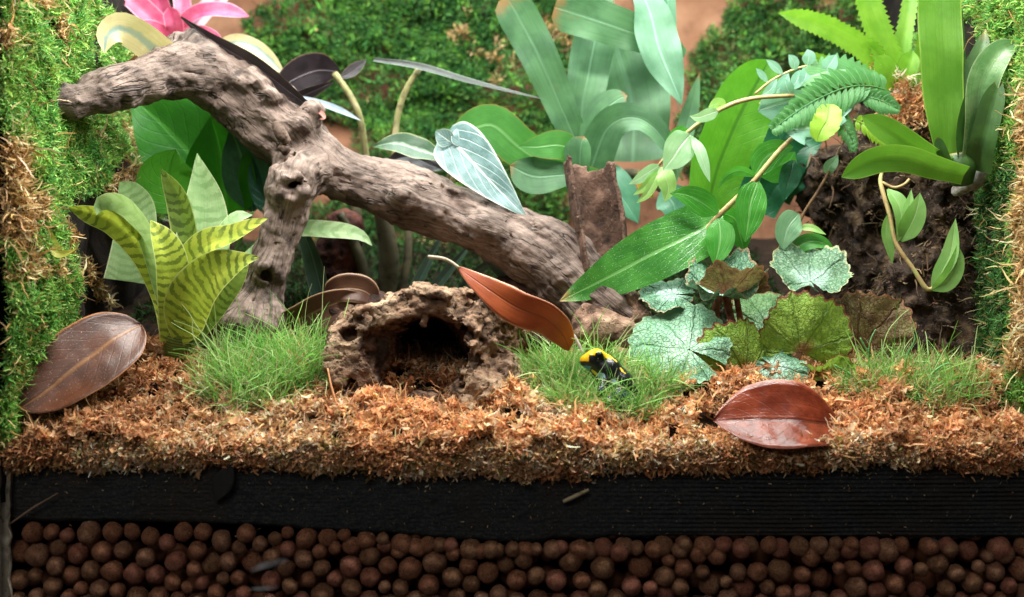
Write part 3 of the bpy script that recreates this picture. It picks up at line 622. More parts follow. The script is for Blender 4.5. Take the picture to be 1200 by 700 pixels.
def driftwood():
    A, B = pchain(MAIN), pchain(LEG)
    F = Field((-0.31, .045, CZ - .045), (0.12, .20, CZ + .19), 0.0011)
    A = np.array(A); B = np.array(B); A[:, 3] *= .93; B[:, 3] *= .98; F.chain(list(catmull(A, 44)), .0006); cb = catmull(B, 22); F.chain(list(cb[:4]), .006); F.chain(list(cb[3:]), .0006)
    for px, py, Y, r in [(340,214,.108,27),(350,200,.118,26),(208,60,.142,15),(225,52,.148,14),(190,66,.14,12),(250,58,.15,13),(318,112,.128,12),(365,132,.13,12),(300,95,.135,14),(470,232,.125,22),(570,262,.118,22),(270,372,.10,16),(300,380,.098,20),(320,370,.103,14),(312,318,.098,13),(352,150,.125,10)]:
        p = P(px, py, Y); F.seg(p, r * mpp(Y), p, r * mpp(Y), .009)
    # lip of the knot, its hollow, the dark cleft above the fork, the flat sawn cut under the log and the split foot
    for px, py, Y, rx in [(343,220,.0915,17),]:
        for a in np.linspace(0, 6.283, 12, endpoint=False):
            p = P(px + rx * math.cos(a), py + 0.85 * rx * math.sin(a), Y + .004); F.seg(p, 4 * PX, p, 4 * PX, .004)
    cuts = [((343,220,.088,8),(345,216,.108,4)), ((318,150,.112,6),(338,192,.113,9)), ((312,322,.088,5),(312,320,.103,3)), ((200,62,.122,4),(205,70,.13,3)), ((236,66,.122,3),(262,70,.124,2)), ((172,75,.122,3),(185,72,.125,2)),
            ((700,375,.085,3),(745,350,.10,3)), ((690,400,.09,7),(722,392,.10,6)), ((655,340,.086,3),(700,366,.088,2.5)), ((255,165,.12,8),(300,185,.12,6)), ((575,232,.11,3),(590,262,.105,2))]
    for a, b in cuts: F.seg(P(*a[:3]), a[3] * mpp(a[2]), P(*b[:3]), b[3] * mpp(b[2]), .003, True)
    F.add(lambda p: 0.0046 * fbm(p * 30, 3, 17) + 0.0036 * (np.abs(fbm(p * 75, 3, 18)) - .18))
    def flaky(p):
        a = p[:, 0] * .83 - p[:, 2] * .55; b = p[:, 0] * .55 + p[:, 2] * .83; q = fbm(np.stack([a * 22, p[:, 1] * 70, b * 70], -1) + fbm(p * 40, 2, 5)[:, None] * .5, 3, 15) * 5
        return 0.0022 * (np.floor(q) + np.clip((q - np.floor(q)) * 4, 0, 1)) / 5 * 2
    F.add(flaky)
    for x0, y0, x1, y1, Y, r in [(528,262,590,292,.117,1.6),(578,236,606,300,.115,1.5),(604,262,668,312,.105,1.8),(430,212,486,232,.126,1.5),(452,240,500,262,.126,1.6),(190,80,244,84,.108,1.8),(240,108,300,142,.126,1.5),(280,92,330,124,.126,1.5),(380,200,420,214,.128,1.5),(330,250,318,300,.098,1.3),(345,240,336,290,.1,1.2),(300,340,286,372,.096,1.6),(640,330,694,366,.1,2),(110,100,160,94,.072,1.6)]:
        m = ((x0 + x1) / 2 + rng.uniform(-5, 5), (y0 + y1) / 2 + rng.uniform(-4, 4)); t = [P(x0, y0, Y), P(m[0], m[1], Y - .002), P(x1, y1, Y)]
        best = np.array(MAIN_W + LEG_W)
        for u, w in zip(t[:-1], t[1:]):
            def onto(q): j = np.hypot(best[:, 0] - q[0], best[:, 2] - q[2]).argmin(); o = q.copy(); h = max(best[j, 3] ** 2 - (best[j, 0] - q[0]) ** 2 - (best[j, 2] - q[2]) ** 2, 0) ** .5; o[1] = best[j, 1] - h * .93; return o
            F.seg(onto(u), r * PX * 1.1, onto(w), r * PX * 1.1, .0012, True, .008)
    v, f, g = carve(F, [MAIN_W, LEG_W], 0.0006)
    o = put('driftwood_branch', mesh('driftwood_branch', v, f, attrs={'grain': g}), m_drift, None, P(287, 400, .115))
    tag(o, 'long gnarled grey brown driftwood branch with a knotted forked leg, leaning across the tank', 'driftwood')
    for i, (pp, r) in enumerate([([(324,145,.116),(330,158,.112),(338,168,.113)], [6, 8, 5]), ([(330,172,.114),(336,178,.112)], [6, 6]), ([(337,186,.114),(343,190,.112)], [6, 7])]):
        tt = [P(*q) for q in pp]; tube('wood_stub', tt, [x * mpp(.115) for x in r], m_stub, o, 8)
m_stub = rough_mat('torn_wood', [C('2a1e19'), C('5a483d'), C('7a6556')], 260, 0.8, 0.8, 0.0012)
MAIN_W, LEG_W = pchain(MAIN), pchain(LEG)
driftwood()

m_cork = rough_mat('cork_bark', [C('46332a'), C('86695a'), C('b39a85'), C('cbb7a2')], 110, 0.88, 1.0, 0.003, 0.2, 0.8, 520)
m_corkin = rough_mat('dark_cork_inside', [C('1c130f'), C('4a352a'), C('6b5244')], 120, 0.9, 1.0, 0.003)
def cork_colour(name, inner_axis=None):
    """Bark tones; the hollow's own lining is a darker brown tissue (point colour lining)."""
    k = M(name, 0.88, 0.25); p = k.obj(); a = k.noise(p, 95, 6, 0.65, 0.4); b = k.noise(p, 480, 4, 0.6); c = k.noise(p, 30, 3)
    col = k.mix(k.ramp(a, 0.36, 0.60), C('463427'), C('8a6c56')); col = k.mix(k.math('MULTIPLY', k.ramp(c, 0.48, 0.64), 0.75), col, C('b89c80')); col = k.mix(k.ramp(b, 0.42, 0.30), col, C('2e2019'))
    cr = k.math('MULTIPLY', k.ramp(k.voro(k.scale3(p, (1, .45, 1)), 230), .26, .08), k.ramp(k.noise(p, 60, 3), .46, .6)); col = k.mix(k.math('MULTIPLY', cr, 0.75), col, C('33241c'))
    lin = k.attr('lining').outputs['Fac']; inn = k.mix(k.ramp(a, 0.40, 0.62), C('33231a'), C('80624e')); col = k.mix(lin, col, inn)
    h = k.math('SUBTRACT', k.math('ADD', k.math('MULTIPLY', a, 1.2), k.math('MULTIPLY', b, 0.5)), k.math('MULTIPLY', cr, 0.5)); k.bump(h, 0.9, 0.0028); k.base(col); return k.m
def hollow_log():
    F = Field(P(362, 520, .03) - .012, P(650, 290, .17) + .012, 0.0011)
    F.F[:] = 0.05
    for a, b, k in [((466,418,.052,66),(515,404,.15,66),.01), ((512,404,.055,64),(548,402,.12,64),.012), ((452,412,.06,54),(500,394,.12,58),.012), ((425,425,.05,42),(430,400,.10,45),.012), ((500,356,.055,18),(586,356,.095,24),.012), ((560,360,.055,20),(596,372,.08,22),.01), ((440,374,.05,14),(500,350,.052,14),.008), ((560,395,.06,34),(592,400,.11,28),.01), ((572,440,.045,22),(592,428,.07,20),.006), ((545,462,.040,16),(590,430,.055,14),.008), ((520,470,.045,14),(560,455,.05,14),.006)]:
        F.seg(P(*a[:3]), a[3] * mpp(a[2]), P(*b[:3]), b[3] * mpp(b[2]), k, margin=.03)
    # the mouth and the hollow; the floor stays
    for a, b, k in [((480,420,.010,52),(508,414,.135,37),.005), ((440,418,.020,38),(470,410,.07,26),.005), ((512,416,.02,40),(512,412,.08,38),.005)]:
        F.seg(P(*a[:3]), a[3] * mpp(a[2]), P(*b[:3]), b[3] * mpp(b[2]), k, True, margin=.03)
    for a, b, k in [((424,440,.056,26),(446,392,.078,24),.008), ((404,420,.05,18),(424,378,.065,18),.008), ((470,480,.05,20),(520,476,.06,18),.008), ((566,448,.036,24),(590,438,.055,22),.005), ((546,468,.034,15),(575,460,.042,15),.004), ((503,358,.042,10),(497,378,.046,8),.005), ((515,352,.045,13),(560,358,.055,12),.008), ((440,470,.05,14),(500,476,.05,11),.01)]:
        F.seg(P(*a[:3]), a[3] * mpp(a[2]), P(*b[:3]), b[3] * mpp(b[2]), k, margin=.03)
    st = lambda q, n: (np.floor(q * n) + np.clip((q * n - np.floor(q * n)) * 4, 0, 1)) / n
    for a, r in [((428,372,.040),9), ((470,352,.038),7), ((538,358,.040),10), ((404,398,.04),8), ((556,420,.036),9), ((540,392,.038),9), ((410,450,.036),8)]: F.seg(P(*a), r * PX, P(a[0] + 4, a[1] - 6, a[2] + .02), r * .6 * PX, .003, True)
    F.add(lambda p: 0.0050 * st(fbm(p * np.array([55, 24, 70]), 3, 25), 4.0)); F.add(lambda p: 0.0040 * fbm(p * 30, 3, 27) + 0.0035 * fbm(p * np.array([95, 40, 95]), 3, 28) + 0.0046 * np.abs(fbm(p * 120, 3, 29)))
    p = F.pts(); cutf = (P(0, 0, .043)[1] + 0.0045 * fbm(p * 45, 3, 30) - p[..., 1]); keep = np.where(p[..., 0] > P(528, 0, .05)[0], -1, cutf); F.F = np.maximum(F.F, keep.astype(np.float32))
    v, f = F.net(); v = smooth_v(v, f, 1); n = vnormals(v, f); q = fbm(v * np.array([200, 70, 260]), 4, 33); v = v + n * (0.0016 * q - 0.0022 * np.clip(1 - np.abs(fbm(v * np.array([90, 30, 130]), 3, 35)) * 14, 0, 1))[:, None]
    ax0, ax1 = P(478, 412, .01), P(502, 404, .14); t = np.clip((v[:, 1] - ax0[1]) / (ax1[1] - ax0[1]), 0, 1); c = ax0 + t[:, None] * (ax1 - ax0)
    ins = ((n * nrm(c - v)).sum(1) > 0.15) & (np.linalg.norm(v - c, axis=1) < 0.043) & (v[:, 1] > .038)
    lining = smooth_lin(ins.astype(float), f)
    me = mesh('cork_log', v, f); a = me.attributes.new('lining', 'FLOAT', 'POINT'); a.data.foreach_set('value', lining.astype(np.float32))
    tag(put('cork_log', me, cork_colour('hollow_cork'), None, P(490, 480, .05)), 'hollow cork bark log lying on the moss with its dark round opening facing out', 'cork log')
def smooth_lin(x, f):
    x = x.copy()
    for _ in range(6):
        a = np.zeros_like(x); c = np.zeros_like(x)
        for k in range(4): np.add.at(a, f[:, k], x[f].mean(1)); np.add.at(c, f[:, k], 1)
        x = a / np.maximum(c, 1)
    return x
hollow_log()

def bark_shell():
    a, b = P(712, 318, .112), P(690, 196, .128); F = Field(np.minimum(a, b) - .03, np.maximum(a, b) + .03, 0.0008); p = F.pts(); ba = b - a; L2 = ba @ ba
    t = ((p - a) @ ba) / L2; rel = p - a - t[..., None] * ba; rad = np.hypot(np.hypot(rel[..., 0] * 1.12, rel[..., 1]), rel[..., 2]); R = 0.0175 + 0.003 * fbm(p * 40, 2, 61)
    sh = np.abs(rad - R) - 0.0016 - 0.0009 * fbm(p * np.array([220, 220, 60]), 3, 62)
    th = np.arctan2(rel[..., 1], rel[..., 0]); front = np.where((th < -0.35) & (th > -2.45), 0.01, -0.01)
    top = (t - 1.0 - 0.09 * fbm(p * 120, 2, 63) - 0.09 * (p[..., 0] < P(690, 0, .13)[0])) * math.sqrt(L2); bot = -t * math.sqrt(L2)
    F.F = np.maximum.reduce([sh, front, top, bot]).astype(np.float32); v, f = F.net(); v = smooth_v(v, f, 1); n = vnormals(v, f); v = v + n * (0.0008 * fbm(v * np.array([300, 300, 90]), 3, 64))[:, None]
    m = rough_mat('upright_bark', [C('2a1c15'), C('4d372b'), C('6b5143'), C('967c68')], 130, 0.88, 0.9, 0.002, fine=420)
    tag(put('bark_shell', mesh('bark_shell', v, f), m, None, a), 'upright curved piece of dark bark, hollow side out, behind the branch end', 'bark')
bark_shell()

def planting_mound():
    F = Field(P(925, 470, .10) - .01, P(1165, 130, .10) + np.array([.03, .18, .02]), 0.0017); F.F[:] = .05
    for a, b in [((985,222,.19,38),(1040,190,.17,46)), ((1040,190,.17,46),(1115,222,.15,48)), ((1100,240,.15,42),(1092,330,.15,52)), ((1092,330,.15,52),(1100,430,.15,66)), ((1030,260,.2,62),(1040,360,.2,60)), ((970,200,.2,26),(958,215,.18,22)), ((985,240,.19,40),(1010,300,.2,50)), ((1060,110,.2,45),(1060,190,.19,50))]:
        F.seg(P(*a[:3]), a[3] * mpp(a[2]), P(*b[:3]), b[3] * mpp(b[2]), .012, margin=.03)
    F.add(lambda p: 0.010 * fbm(p * 26, 3, 71) + 0.020 * (np.abs(fbm(p * 50, 3, 72)) - .2) + 0.008 * fbm(p * 150, 3, 73))
    v, f = F.net(); v = smooth_v(v, f, 1); n = vnormals(v, f)
    m = rough_mat('tree_fern_soil', [C('120c09'), C('382a21'), C('66523f'), C('a08c7a')], 150, 0.9, 1.0, 0.003, fine=520)
    o = put('planting_mound', mesh('planting_mound', v, f), m, None, P(1080, 440, .15)); tag(o, 'dark crumbly mound of bark and soil under the right hand bromeliads', 'mound')
    k = (n[:, 1] < -0.1); idx = rng.choice(np.flatnonzero(k), 700, replace=False); parts = [clumps(v[idx], n[idx], 4, .002, .008, .0012, .6, 5, [C('2c2018'), C('4a382a'), C('6d5642'), C('8d7660')], spread=1.0)]
    idx = rng.choice(np.flatnonzero(k), 60, replace=False); parts.append(clumps(v[idx], n[idx], 4, .003, .02, .001, .35, 8, [C('5d4936'), C('9a8468'), C('7a6048')], spread=1.3))
    sv, sf, sc = join(parts); s = put('root_fibres', mesh('root_fibres', sv, sf, col=sc), m_dry, o); s['kind'] = 'stuff'
    # the dry tan tuft in its top
    c = np.stack([P(1062 + rng.normal() * 15, 125 + rng.normal() * 16, .15 + rng.normal() * .004) for _ in range(130)]); nn = nrm(np.tile([0, -1., .5], (130, 1)) + rng.normal(size=(130, 3)) * .4)
    stuff('straw_tuft', [clumps(c, nn, 14, .002, .008, .0011, .6, 5, TAN + ORG[:2], spread=1.0)], m_dry, 'tuft of tan dry moss on top of the dark mound between the two bromeliads')
planting_mound()

def wood_lump(name, label, cat, segs, m, seed, amp=.003, h=.001):
    pts = [q for s in segs for q in s]; lo = np.min([P(q[0] - q[3], q[1] + q[3], q[2]) for q in pts], 0) - .012; hi = np.max([P(q[0] + q[3], q[1] - q[3], q[2]) for q in pts], 0) + .012
    lo[1] = min(q[2] - q[3] * mpp(q[2]) for q in pts) - .01; hi[1] = max(q[2] + q[3] * mpp(q[2]) for q in pts) + .01
    F = Field(lo, hi, h); F.F[:] = .05
    for a, b in segs: F.seg(P(*a[:3]), a[3] * mpp(a[2]), P(*b[:3]), b[3] * mpp(b[2]), .005, margin=.02)
    F.add(lambda p: amp * fbm(p * 60, 3, seed) + amp * .5 * fbm(p * 180, 2, seed + 1)); v, f = F.net(); v = smooth_v(v, f, 1)
    return tag(put(name, mesh(name, v, f), m, None, P(*segs[0][0][:3])), label, cat)
m_chunk = rough_mat('split_wood', [C('3d2a20'), C('7d6150'), C('a78b74'), C('bfa68e')], 90, 0.85, 1.0, 0.003, 0.25, 0.5, 420)
m_dark = rough_mat('dark_bark', [C('1d1410'), C('43302a'), C('5d463c')], 110, 0.85, 0.9, 0.002)
wood_lump('wood_chunk', 'split brown chunk of wood beside the silvery begonia leaf at the branch end', 'wood', [((700,385,.098,26),(742,395,.10,18)), ((740,352,.108,14),(752,375,.105,12)), ((690,368,.098,16),(700,390,.095,16))], m_chunk, 201, .004)
wood_lump('bark_chip', 'grey tipped chip of bark sticking out below the strap leaved bromeliad', 'bark', [((1122,222,.105,7),(1140,212,.10,10)), ((1140,212,.10,10),(1152,204,.098,12))], rough_mat('grey_chip', [C('6b4c40'), C('8d8580'), C('b9b6b2')], 200, .7, .8, .001), 205, .002, .0007)
wood_lump('dark_root', 'dark reddish lump of bark in the shade under the driftwood', 'bark', [((392,318,.2,26),(404,270,.2,22))], rough_mat('red_bark', [C('1a0d0a'), C('4a2620'), C('6a3c30')], 120, .8, .9, .002), 207, .004)
wood_lump('bark_piece', 'crumbly dark bark piece between the grass tuft and the hollow log', 'bark', [((395,375,.12,24),(440,360,.125,20)), ((372,395,.118,16),(385,380,.12,18))], m_dark, 209, .004)
wood_lump('bark_piece', 'dark bark piece wedged behind the hollow log below the orange leaf', 'bark', [((600,345,.14,24),(650,372,.13,26)), ((640,395,.11,18),(668,400,.11,16))], m_dark, 211, .004)
wood_lump('bark_piece', 'small pale brown bark piece lying behind the frog', 'bark', [((722,412,.09,8),(736,418,.09,9))], rough_mat('pale_bark', [C('3c2d20'), C('7a6246'), C('94805c')], 200, .85, .9, .001), 213, .002, .0007)
wood_lump('bark_piece', 'dark bark block jutting from the moss wall below the branch end', 'bark', [((108,196,.14,18),(138,200,.15,16))], m_dark, 215, .004)
# ------------------------------------------------------------------ plants
g = lambda *a: C(a[0])
# striped bromeliad on the left
m_zeb = leaf_mat('striped_leaf', C('c2cc50'), C('a6ba46'), .38, .28, band=C('46602a'), bf=16, bs=.9, edge=C('d3d98a'), ew=.04, spot=C('4b4a22'), sp=.68)
m_zebd = leaf_mat('striped_leaf_dark', C('8aa04a'), C('738b40'), .4, .22, band=C('3f5228'), bf=17, bs=.85, edge=C('b9c47a'), ew=.08)
m_zebp = leaf_mat('pale_striped_leaf', C('b4d298'), C('9cc184'), .35, .25, band=C('7fa868'), bf=15, bs=.75, edge=C('dfe9b8'), ew=.03, spot=C('7d7a50'), sp=.63)
b = thing('striped_bromeliad', P(210, 400, .085), 'yellow green bromeliad with dark zebra bands between the left moss wall and driftwood leg', 'bromeliad')
leaf(b, [(150,330,.13),(160,260,.13),(152,228,.125),(140,213,.12)], 55, m_zebp, prof='brom', roll=-15, fold=.1)
leaf(b, [(212,390,.10),(222,310,.105),(212,240,.105),(189,198,.10)], 44, m_zebd, prof='brom', roll=22, fold=.3)
leaf(b, [(228,390,.105),(235,310,.11),(240,240,.113),(231,180,.11)], 64, m_zebp, prof='ovate', roll=-12, fold=.14, wav=.03)
leaf(b, [(240,380,.10),(255,300,.105),(275,258,.11),(296,252,.112)], 34, m_zebp, prof='brom', roll=30)
leaf(b, [(200,398,.09),(192,350,.087),(170,300,.08),(135,262,.07),(104,250,.062),(80,243,.058)], 30, m_zeb, prof='strap', roll=(0,10,18,20), fold=.35)
leaf(b, [(206,398,.085),(190,330,.078),(170,270,.068),(150,243,.062),(130,236,.060),(117,240,.058),(113,252,.057)], 34, m_zebp, prof='strap', roll=(20,30,38,45,30), fold=.15)
leaf(b, [(212,398,.08),(205,340,.07),(196,296,.062),(176,258,.056)], 48, m_zeb, prof='brom', roll=(0,-10,-35,-50), fold=.28)
leaf(b, [(218,398,.085),(214,330,.075),(238,290,.065),(275,277,.058),(313,256,.056)], 46, m_zeb, prof='brom', roll=(0,15,32,40,52), fold=.32, wav=.05)
leaf(b, [(210,404,.078),(225,355,.066),(252,322,.055),(282,307,.048),(304,302,.046)], 64, m_zeb, prof='ovate', roll=(0,15,20,20), fold=.26, wav=.04)
leaf(b, [(220,402,.085),(250,370,.078),(275,335,.075),(292,300,.075)], 36, m_zebd, prof='brom', roll=30, fold=.3)
leaf(b, [(235,390,.105),(285,310,.128),(340,272,.138),(390,270,.138),(422,276,.134),(436,288,.132)], 24, m_zebp, prof='strap', roll=(10,35,45,30,15), fold=.15)
v, f, uv = tube_vf([P(205,420,.088), P(210,395,.085), P(214,370,.083)], [.0075,.010,.007], 10); put('leaf_sheath', mesh('leaf_sheath', v, f, uv), m_zebd, b)

# broad leaf plant behind
m_broad = leaf_mat('broad_green_leaf', C('3c8a22'), C('2f7a1c'), .42, .38, rib=C('5fae3c'), vein=C('2c6a1c'), vn=8, vs=.3)
m_broadl = leaf_mat('light_broad_leaf', C('55a32c'), C('4a9626'), .42, .4, rib=C('3a7d20'), vein=C('3f8a22'), vn=8, vs=.4)
m_teal = leaf_mat('teal_leaf', C('2f5c46'), C('3b6e55'), .3, .15, rib=C('7fae95'), vein=C('27503c'), vn=7, vs=.4)
m_gpet = plain("green_petiole", C("4e7a34"), .5)
b = thing('broad_leaf_plant', P(255, 330, .20), 'plant with broad plain green leaves behind the striped bromeliad under the driftwood', 'plant')
leaf(b, [(262,245,.205),(235,195,.2),(195,150,.192),(152,112,.185)], 112, m_broad, prof='ovate', roll=(-25,-20,-10), fold=.2, wav=.03)
leaf(b, [(268,262,.2),(262,210,.192),(256,170,.188),(247,136,.185)], 92, m_broad, prof='ovate', roll=(18,15,5), fold=.22)
leaf(b, [(215,250,.16),(200,212,.155),(200,192,.152),(206,175,.15)], 82, m_broadl, prof='ovate', roll=-10, fold=.15)
leaf(b, [(296,248,.19),(290,205,.185),(280,175,.18),(270,150,.178)], 58, m_teal, prof='ovate', roll=10, fold=.2)
leaf(b, [(326,256,.19),(316,225,.185),(306,198,.182),(300,176,.18)], 46, m_teal, prof='ovate', roll=-20, fold=.2)
for k, (x, y) in enumerate([(262,245),(268,262),(215,250),(296,248),(326,256)]): stem('petiole', [(x, y, .20 if k != 2 else .16), ((x + 256) / 2, 295, .205), (256, 345, .20)], 2.2, m_gpet, b)

# pink bromeliad and the cream one at the top left
m_pink = leaf_mat('pink_leaf', C('c84a74'), C('d86c90'), .4, .35, center=C('b3446c'), cw=.05, edge=C('f0a3b8'), ew=.1, spot=C('a23a62'), sp=.68)
m_pinkp = leaf_mat('pale_pink_leaf', C('e7b5c0'), C('dc98ac'), .4, .35, center=C('8a5a72'), cw=.25)
b = thing('pink_bromeliad', P(208, 62, .235), 'pink star shaped bromeliad rising behind the top of the driftwood', 'bromeliad')
for pp, w, r in [([(205,52,.235),(178,22,.225),(150,-4,.22),(118,-24,.22)], 30, -20), ([(208,50,.24),(192,15,.24),(180,-25,.245)], 30, 15), ([(210,50,.24),(214,10,.245),(208,-30,.25)], 24, -10),
                 ([(212,50,.23),(222,22,.22),(252,12,.212),(292,19,.21)], 26, 25), ([(212,54,.225),(225,40,.215),(245,42,.21),(262,58,.21)], 22, 20), ([(206,56,.225),(190,40,.215),(172,32,.21),(160,36,.21)], 24, -20), ([(205,48,.222),(205,30,.215),(198,8,.212)], 26, 0)]:
    leaf(b, pp, w, m_pink, prof='brom', roll=r, fold=.28, wav=.03)
leaf(b, [(214,46,.25),(240,14,.255),(272,-14,.26)], 28, m_pinkp, prof='brom', roll=10, fold=.2)
m_cream = leaf_mat('cream_edged_leaf', C('cfc294'), C('c0b484'), .4, .28, center=C('7e9a92'), cw=.22, spot=C('b9a878'), sp=.68)
b = thing('cream_edged_bromeliad', P(232, 105, .2), 'bromeliad with cream edged blue green leaves behind the top bend of the driftwood', 'bromeliad')
leaf(b, [(215,95,.150),(190,66,.125),(165,44,.108),(142,33,.098),(126,42,.092),(122,62,.09)], 46, m_cream, prof='brom', roll=(-15,-10,5,20,30), fold=.15)
leaf(b, [(240,90,.21),(268,52,.205),(300,56,.205),(334,88,.21)], 22, m_cream, prof='brom', roll=(0,10,20), fold=.2)
leaf(b, [(225,95,.19),(205,75,.18),(185,72,.178),(150,72,.178)], 26, leaf_mat('brown_dry_leaf', C('7a5238'), C('94684a'), .6, .15), prof='brom', roll=15)

# dark jewel leaves above the driftwood
m_blk = leaf_mat('dark_purple_leaf', C('1d181b'), C('2b2327'), .32, .06, rib=C('45393c'), edge=C('6d5a4c'), ew=.05)
m_tanst = rough_mat('tan_stem', [C('6a6244'), C('8d8a5c'), C('a89f76')], 120, .6, .4, .001)
b = thing('dark_leaf_plant', P(425, 190, .21), 'plant with nearly black strap leaves and pale stems leaning over the upper driftwood', 'plant')
leaf(b, [(212,20,.15),(250,48,.145),(300,78,.138),(345,112,.134),(380,140,.132)], 26, m_blk, prof='lance', roll=-28, fold=.25)
leaf(b, [(398,84,.19),(372,82,.185),(345,92,.18),(318,112,.178)], 42, m_blk, prof='ovate', roll=15, fold=.1)
leaf(b, [(392,96,.188),(360,110,.18),(335,120,.176),(318,128,.175)], 16, m_blk, prof='lance', roll=40)
leaf(b, [(396,92,.19),(412,84,.188),(430,70,.186)], 16, m_blk, prof='lance', roll=20)
leaf(b, [(350,112,.15),(374,120,.148),(400,130,.147),(424,142,.146)], 8, leaf_mat('blue_grey_leaf', C('8aa0ae'), C('9fb2bd'), .35, .1), prof='lance', roll=10)
stem('petiole', [(392,86,.19),(410,112,.19),(422,140,.195),(430,190,.21)], 4.2, m_tanst, b)
leaf(b, [(366,130,.125),(376,132,.124),(380,138,.123),(374,140,.122)], 5, leaf_mat('pink_tip', C('b06a5e'), C('c68474'), .5, .1), prof='lance', roll=10)
m_edge = leaf_mat('grey_green_leaf', C('262b26'), C('363c36'), .5, .12, edge=C('7c867c'), ew=.12)
m_darkg = leaf_mat('deep_green_leaf', C('2c4a30'), C('3a5e3e'), .32, .2, rib=C('a9c2a0'), center=C('8fae8c'), cw=.1, edge=C('a0a878'), ew=.05)
b = thing('narrow_leaf_plant', P(460, 205, .22), 'plant with a long thin grey leaf held level before the back wall moss', 'plant')
leaf(b, [(438,70,.185),(490,78,.18),(545,94,.178),(600,108,.178),(640,117,.18)], 9, m_edge, prof='grassy', roll=(10,35,50), fold=.3)
leaf(b, [(438,172,.175),(462,168,.17),(490,175,.168),(525,188,.167)], 30, m_darkg, prof='lance', roll=25, fold=.25, wav=.06)
leaf(b, [(450,190,.18),(480,184,.178),(505,194,.176),(520,200,.176)], 26, m_blk, prof='lance', roll=20, wav=.06)
stem('petiole', [(492,80,.185),(474,110,.188),(464,150,.192),(462,215,.2)], 3.8, m_tanst, b)
stem('petiole', [(525,192,.168),(530,210,.172),(522,260,.185)], 3.5, m_tanst, b)
# stems and straps in the shade under the driftwood
m_shst = rough_mat('shaded_stem', [C('2f2a1e'), C('4f4a36'), C('6a634a')], 110, .7, .5, .001)
m_strapd = leaf_mat('dull_strap_leaf', C('4c6a5a'), C('5d7c6c'), .4, .15, rib=C('8aa498'), edge=C('7c9488'), ew=.1)
b = thing('stem_cluster', P(450, 350, .2), 'cluster of thick dull stems and drooping strap leaves in the shade under the driftwood', 'plant')
for pp, r in [([(452,350,.2),(456,300,.195),(446,240,.19)], (12,12,9)), ([(430,350,.19),(424,310,.188),(408,270,.186),(398,250,.185)], (7,7,6,5)), ([(470,345,.2),(478,300,.2),(480,250,.2)], (5,5,4)), ([(414,345,.21),(418,280,.21),(416,220,.21)], (7,7,6))]: stem('stalk', pp, r, m_shst, b, 9)
for pp, w, r in [([(484,345,.18),(500,312,.178),(516,280,.176),(524,262,.175)], 16, 30), ([(500,350,.175),(528,315,.172),(548,290,.17),(556,270,.17)], 15, 20), ([(538,345,.165),(560,318,.16),(585,300,.158),(600,290,.158)], 14, -20), ([(378,345,.17),(366,300,.168),(352,262,.167),(344,230,.167)], 28, 25), ([(600,330,.15),(580,312,.148),(565,298,.147),(556,290,.147)], 15, 15)]: leaf(b, pp, w, m_strapd, prof='taper', roll=r, fold=.3)

# blue green strap fern in the middle
m_sf = leaf_mat('blue_green_frond', C('45704a'), C('5c8c5c'), .5, .3, blotch=45, rib=C('6c9a72'), spot=C('45704c'), sp=.68, tip=C('8a6a3c'))
m_sfl = leaf_mat('pale_frond', C('5c8c6a'), C('4e7e5c'), .5, .25, rib=C('86b498'))
m_sfd = leaf_mat('deep_frond', C('3d7a5a'), C('4d8a68'), .42, .25, rib=C('6fa585'))
m_sfg = leaf_mat('fresh_frond', C('5a9c4c'), C('4e8e44'), .4, .33, rib=C('93cc80'), edge=C('9a8a4a'), ew=.02)
b = thing('strap_fern', P(690, 225, .2), 'large fern with broad blue green strap fronds rising behind the middle of the driftwood', 'fern')
leaf(b, [(742,190,.225),(742,130,.232),(730,80,.238),(715,30,.24)], 96, m_sf, prof='strap', roll=12, fold=.1, wav=.11)
leaf(b, [(700,200,.215),(682,140,.21),(690,80,.212),(700,30,.218),(706,-20,.22)], 50, m_sf, prof='strap', roll=-8, fold=.15, wav=.11)
leaf(b, [(686,190,.2),(662,135,.192),(634,70,.185),(608,20,.182),(594,-4,.18)], 46, m_sf, prof='blunt', roll=8, fold=.12, wav=.11)
leaf(b, [(800,70,.21),(775,52,.2),(735,36,.19),(695,22,.185),(650,8,.182)], 50, m_sf, prof='blunt', roll=(-8,5,12), fold=.1, wav=.11)
leaf(b, [(740,-30,.2),(760,10,.192),(772,55,.185),(787,92,.18),(800,124,.178)], 50, m_sfl, prof='lance', roll=(20,5,-15), fold=.25, wav=.11)
leaf(b, [(780,-30,.205),(784,30,.2),(786,80,.195),(796,130,.19)], 22, m_sfl, prof='taper', roll=40, fold=.3)
leaf(b, [(690,205,.19),(712,150,.182),(745,138,.178),(775,160,.178),(800,212,.182)], 44, m_sf, prof='taper', roll=(-20,5,30), fold=.25, wav=.09)
leaf(b, [(690,190,.195),(700,140,.188),(722,118,.184),(735,112,.183)], 36, m_sf, prof='strap', roll=15, fold=.1)
leaf(b, [(695,215,.18),(650,200,.168),(608,172,.158),(575,146,.152),(540,160,.15),(530,174,.15)], 48, m_sfg, prof='strap', roll=(10,10,5,20), fold=.15, wav=.09)
leaf(b, [(690,205,.17),(660,205,.16),(625,206,.155),(598,194,.154)], 44, m_sf, prof='obov', roll=-8, fold=.12)
leaf(b, [(678,178,.165),(655,170,.155),(630,172,.15),(607,172,.149)], 34, m_sfg, prof='ovate', roll=5, fold=.1)
leaf(b, [(688,222,.165),(680,195,.158),(681,170,.155),(684,160,.155)], 34, m_sf, prof='obov', roll=25, fold=.5)
leaf(b, [(694,195,.2),(715,215,.19),(735,240,.187),(748,262,.186)], 46, m_sfd, prof='ovate', roll=10, fold=.12)
leaf(b, [(790,220,.19),(800,170,.188),(812,120,.187),(820,85,.186)], 22, m_sf, prof='lance', roll=20, fold=.3)
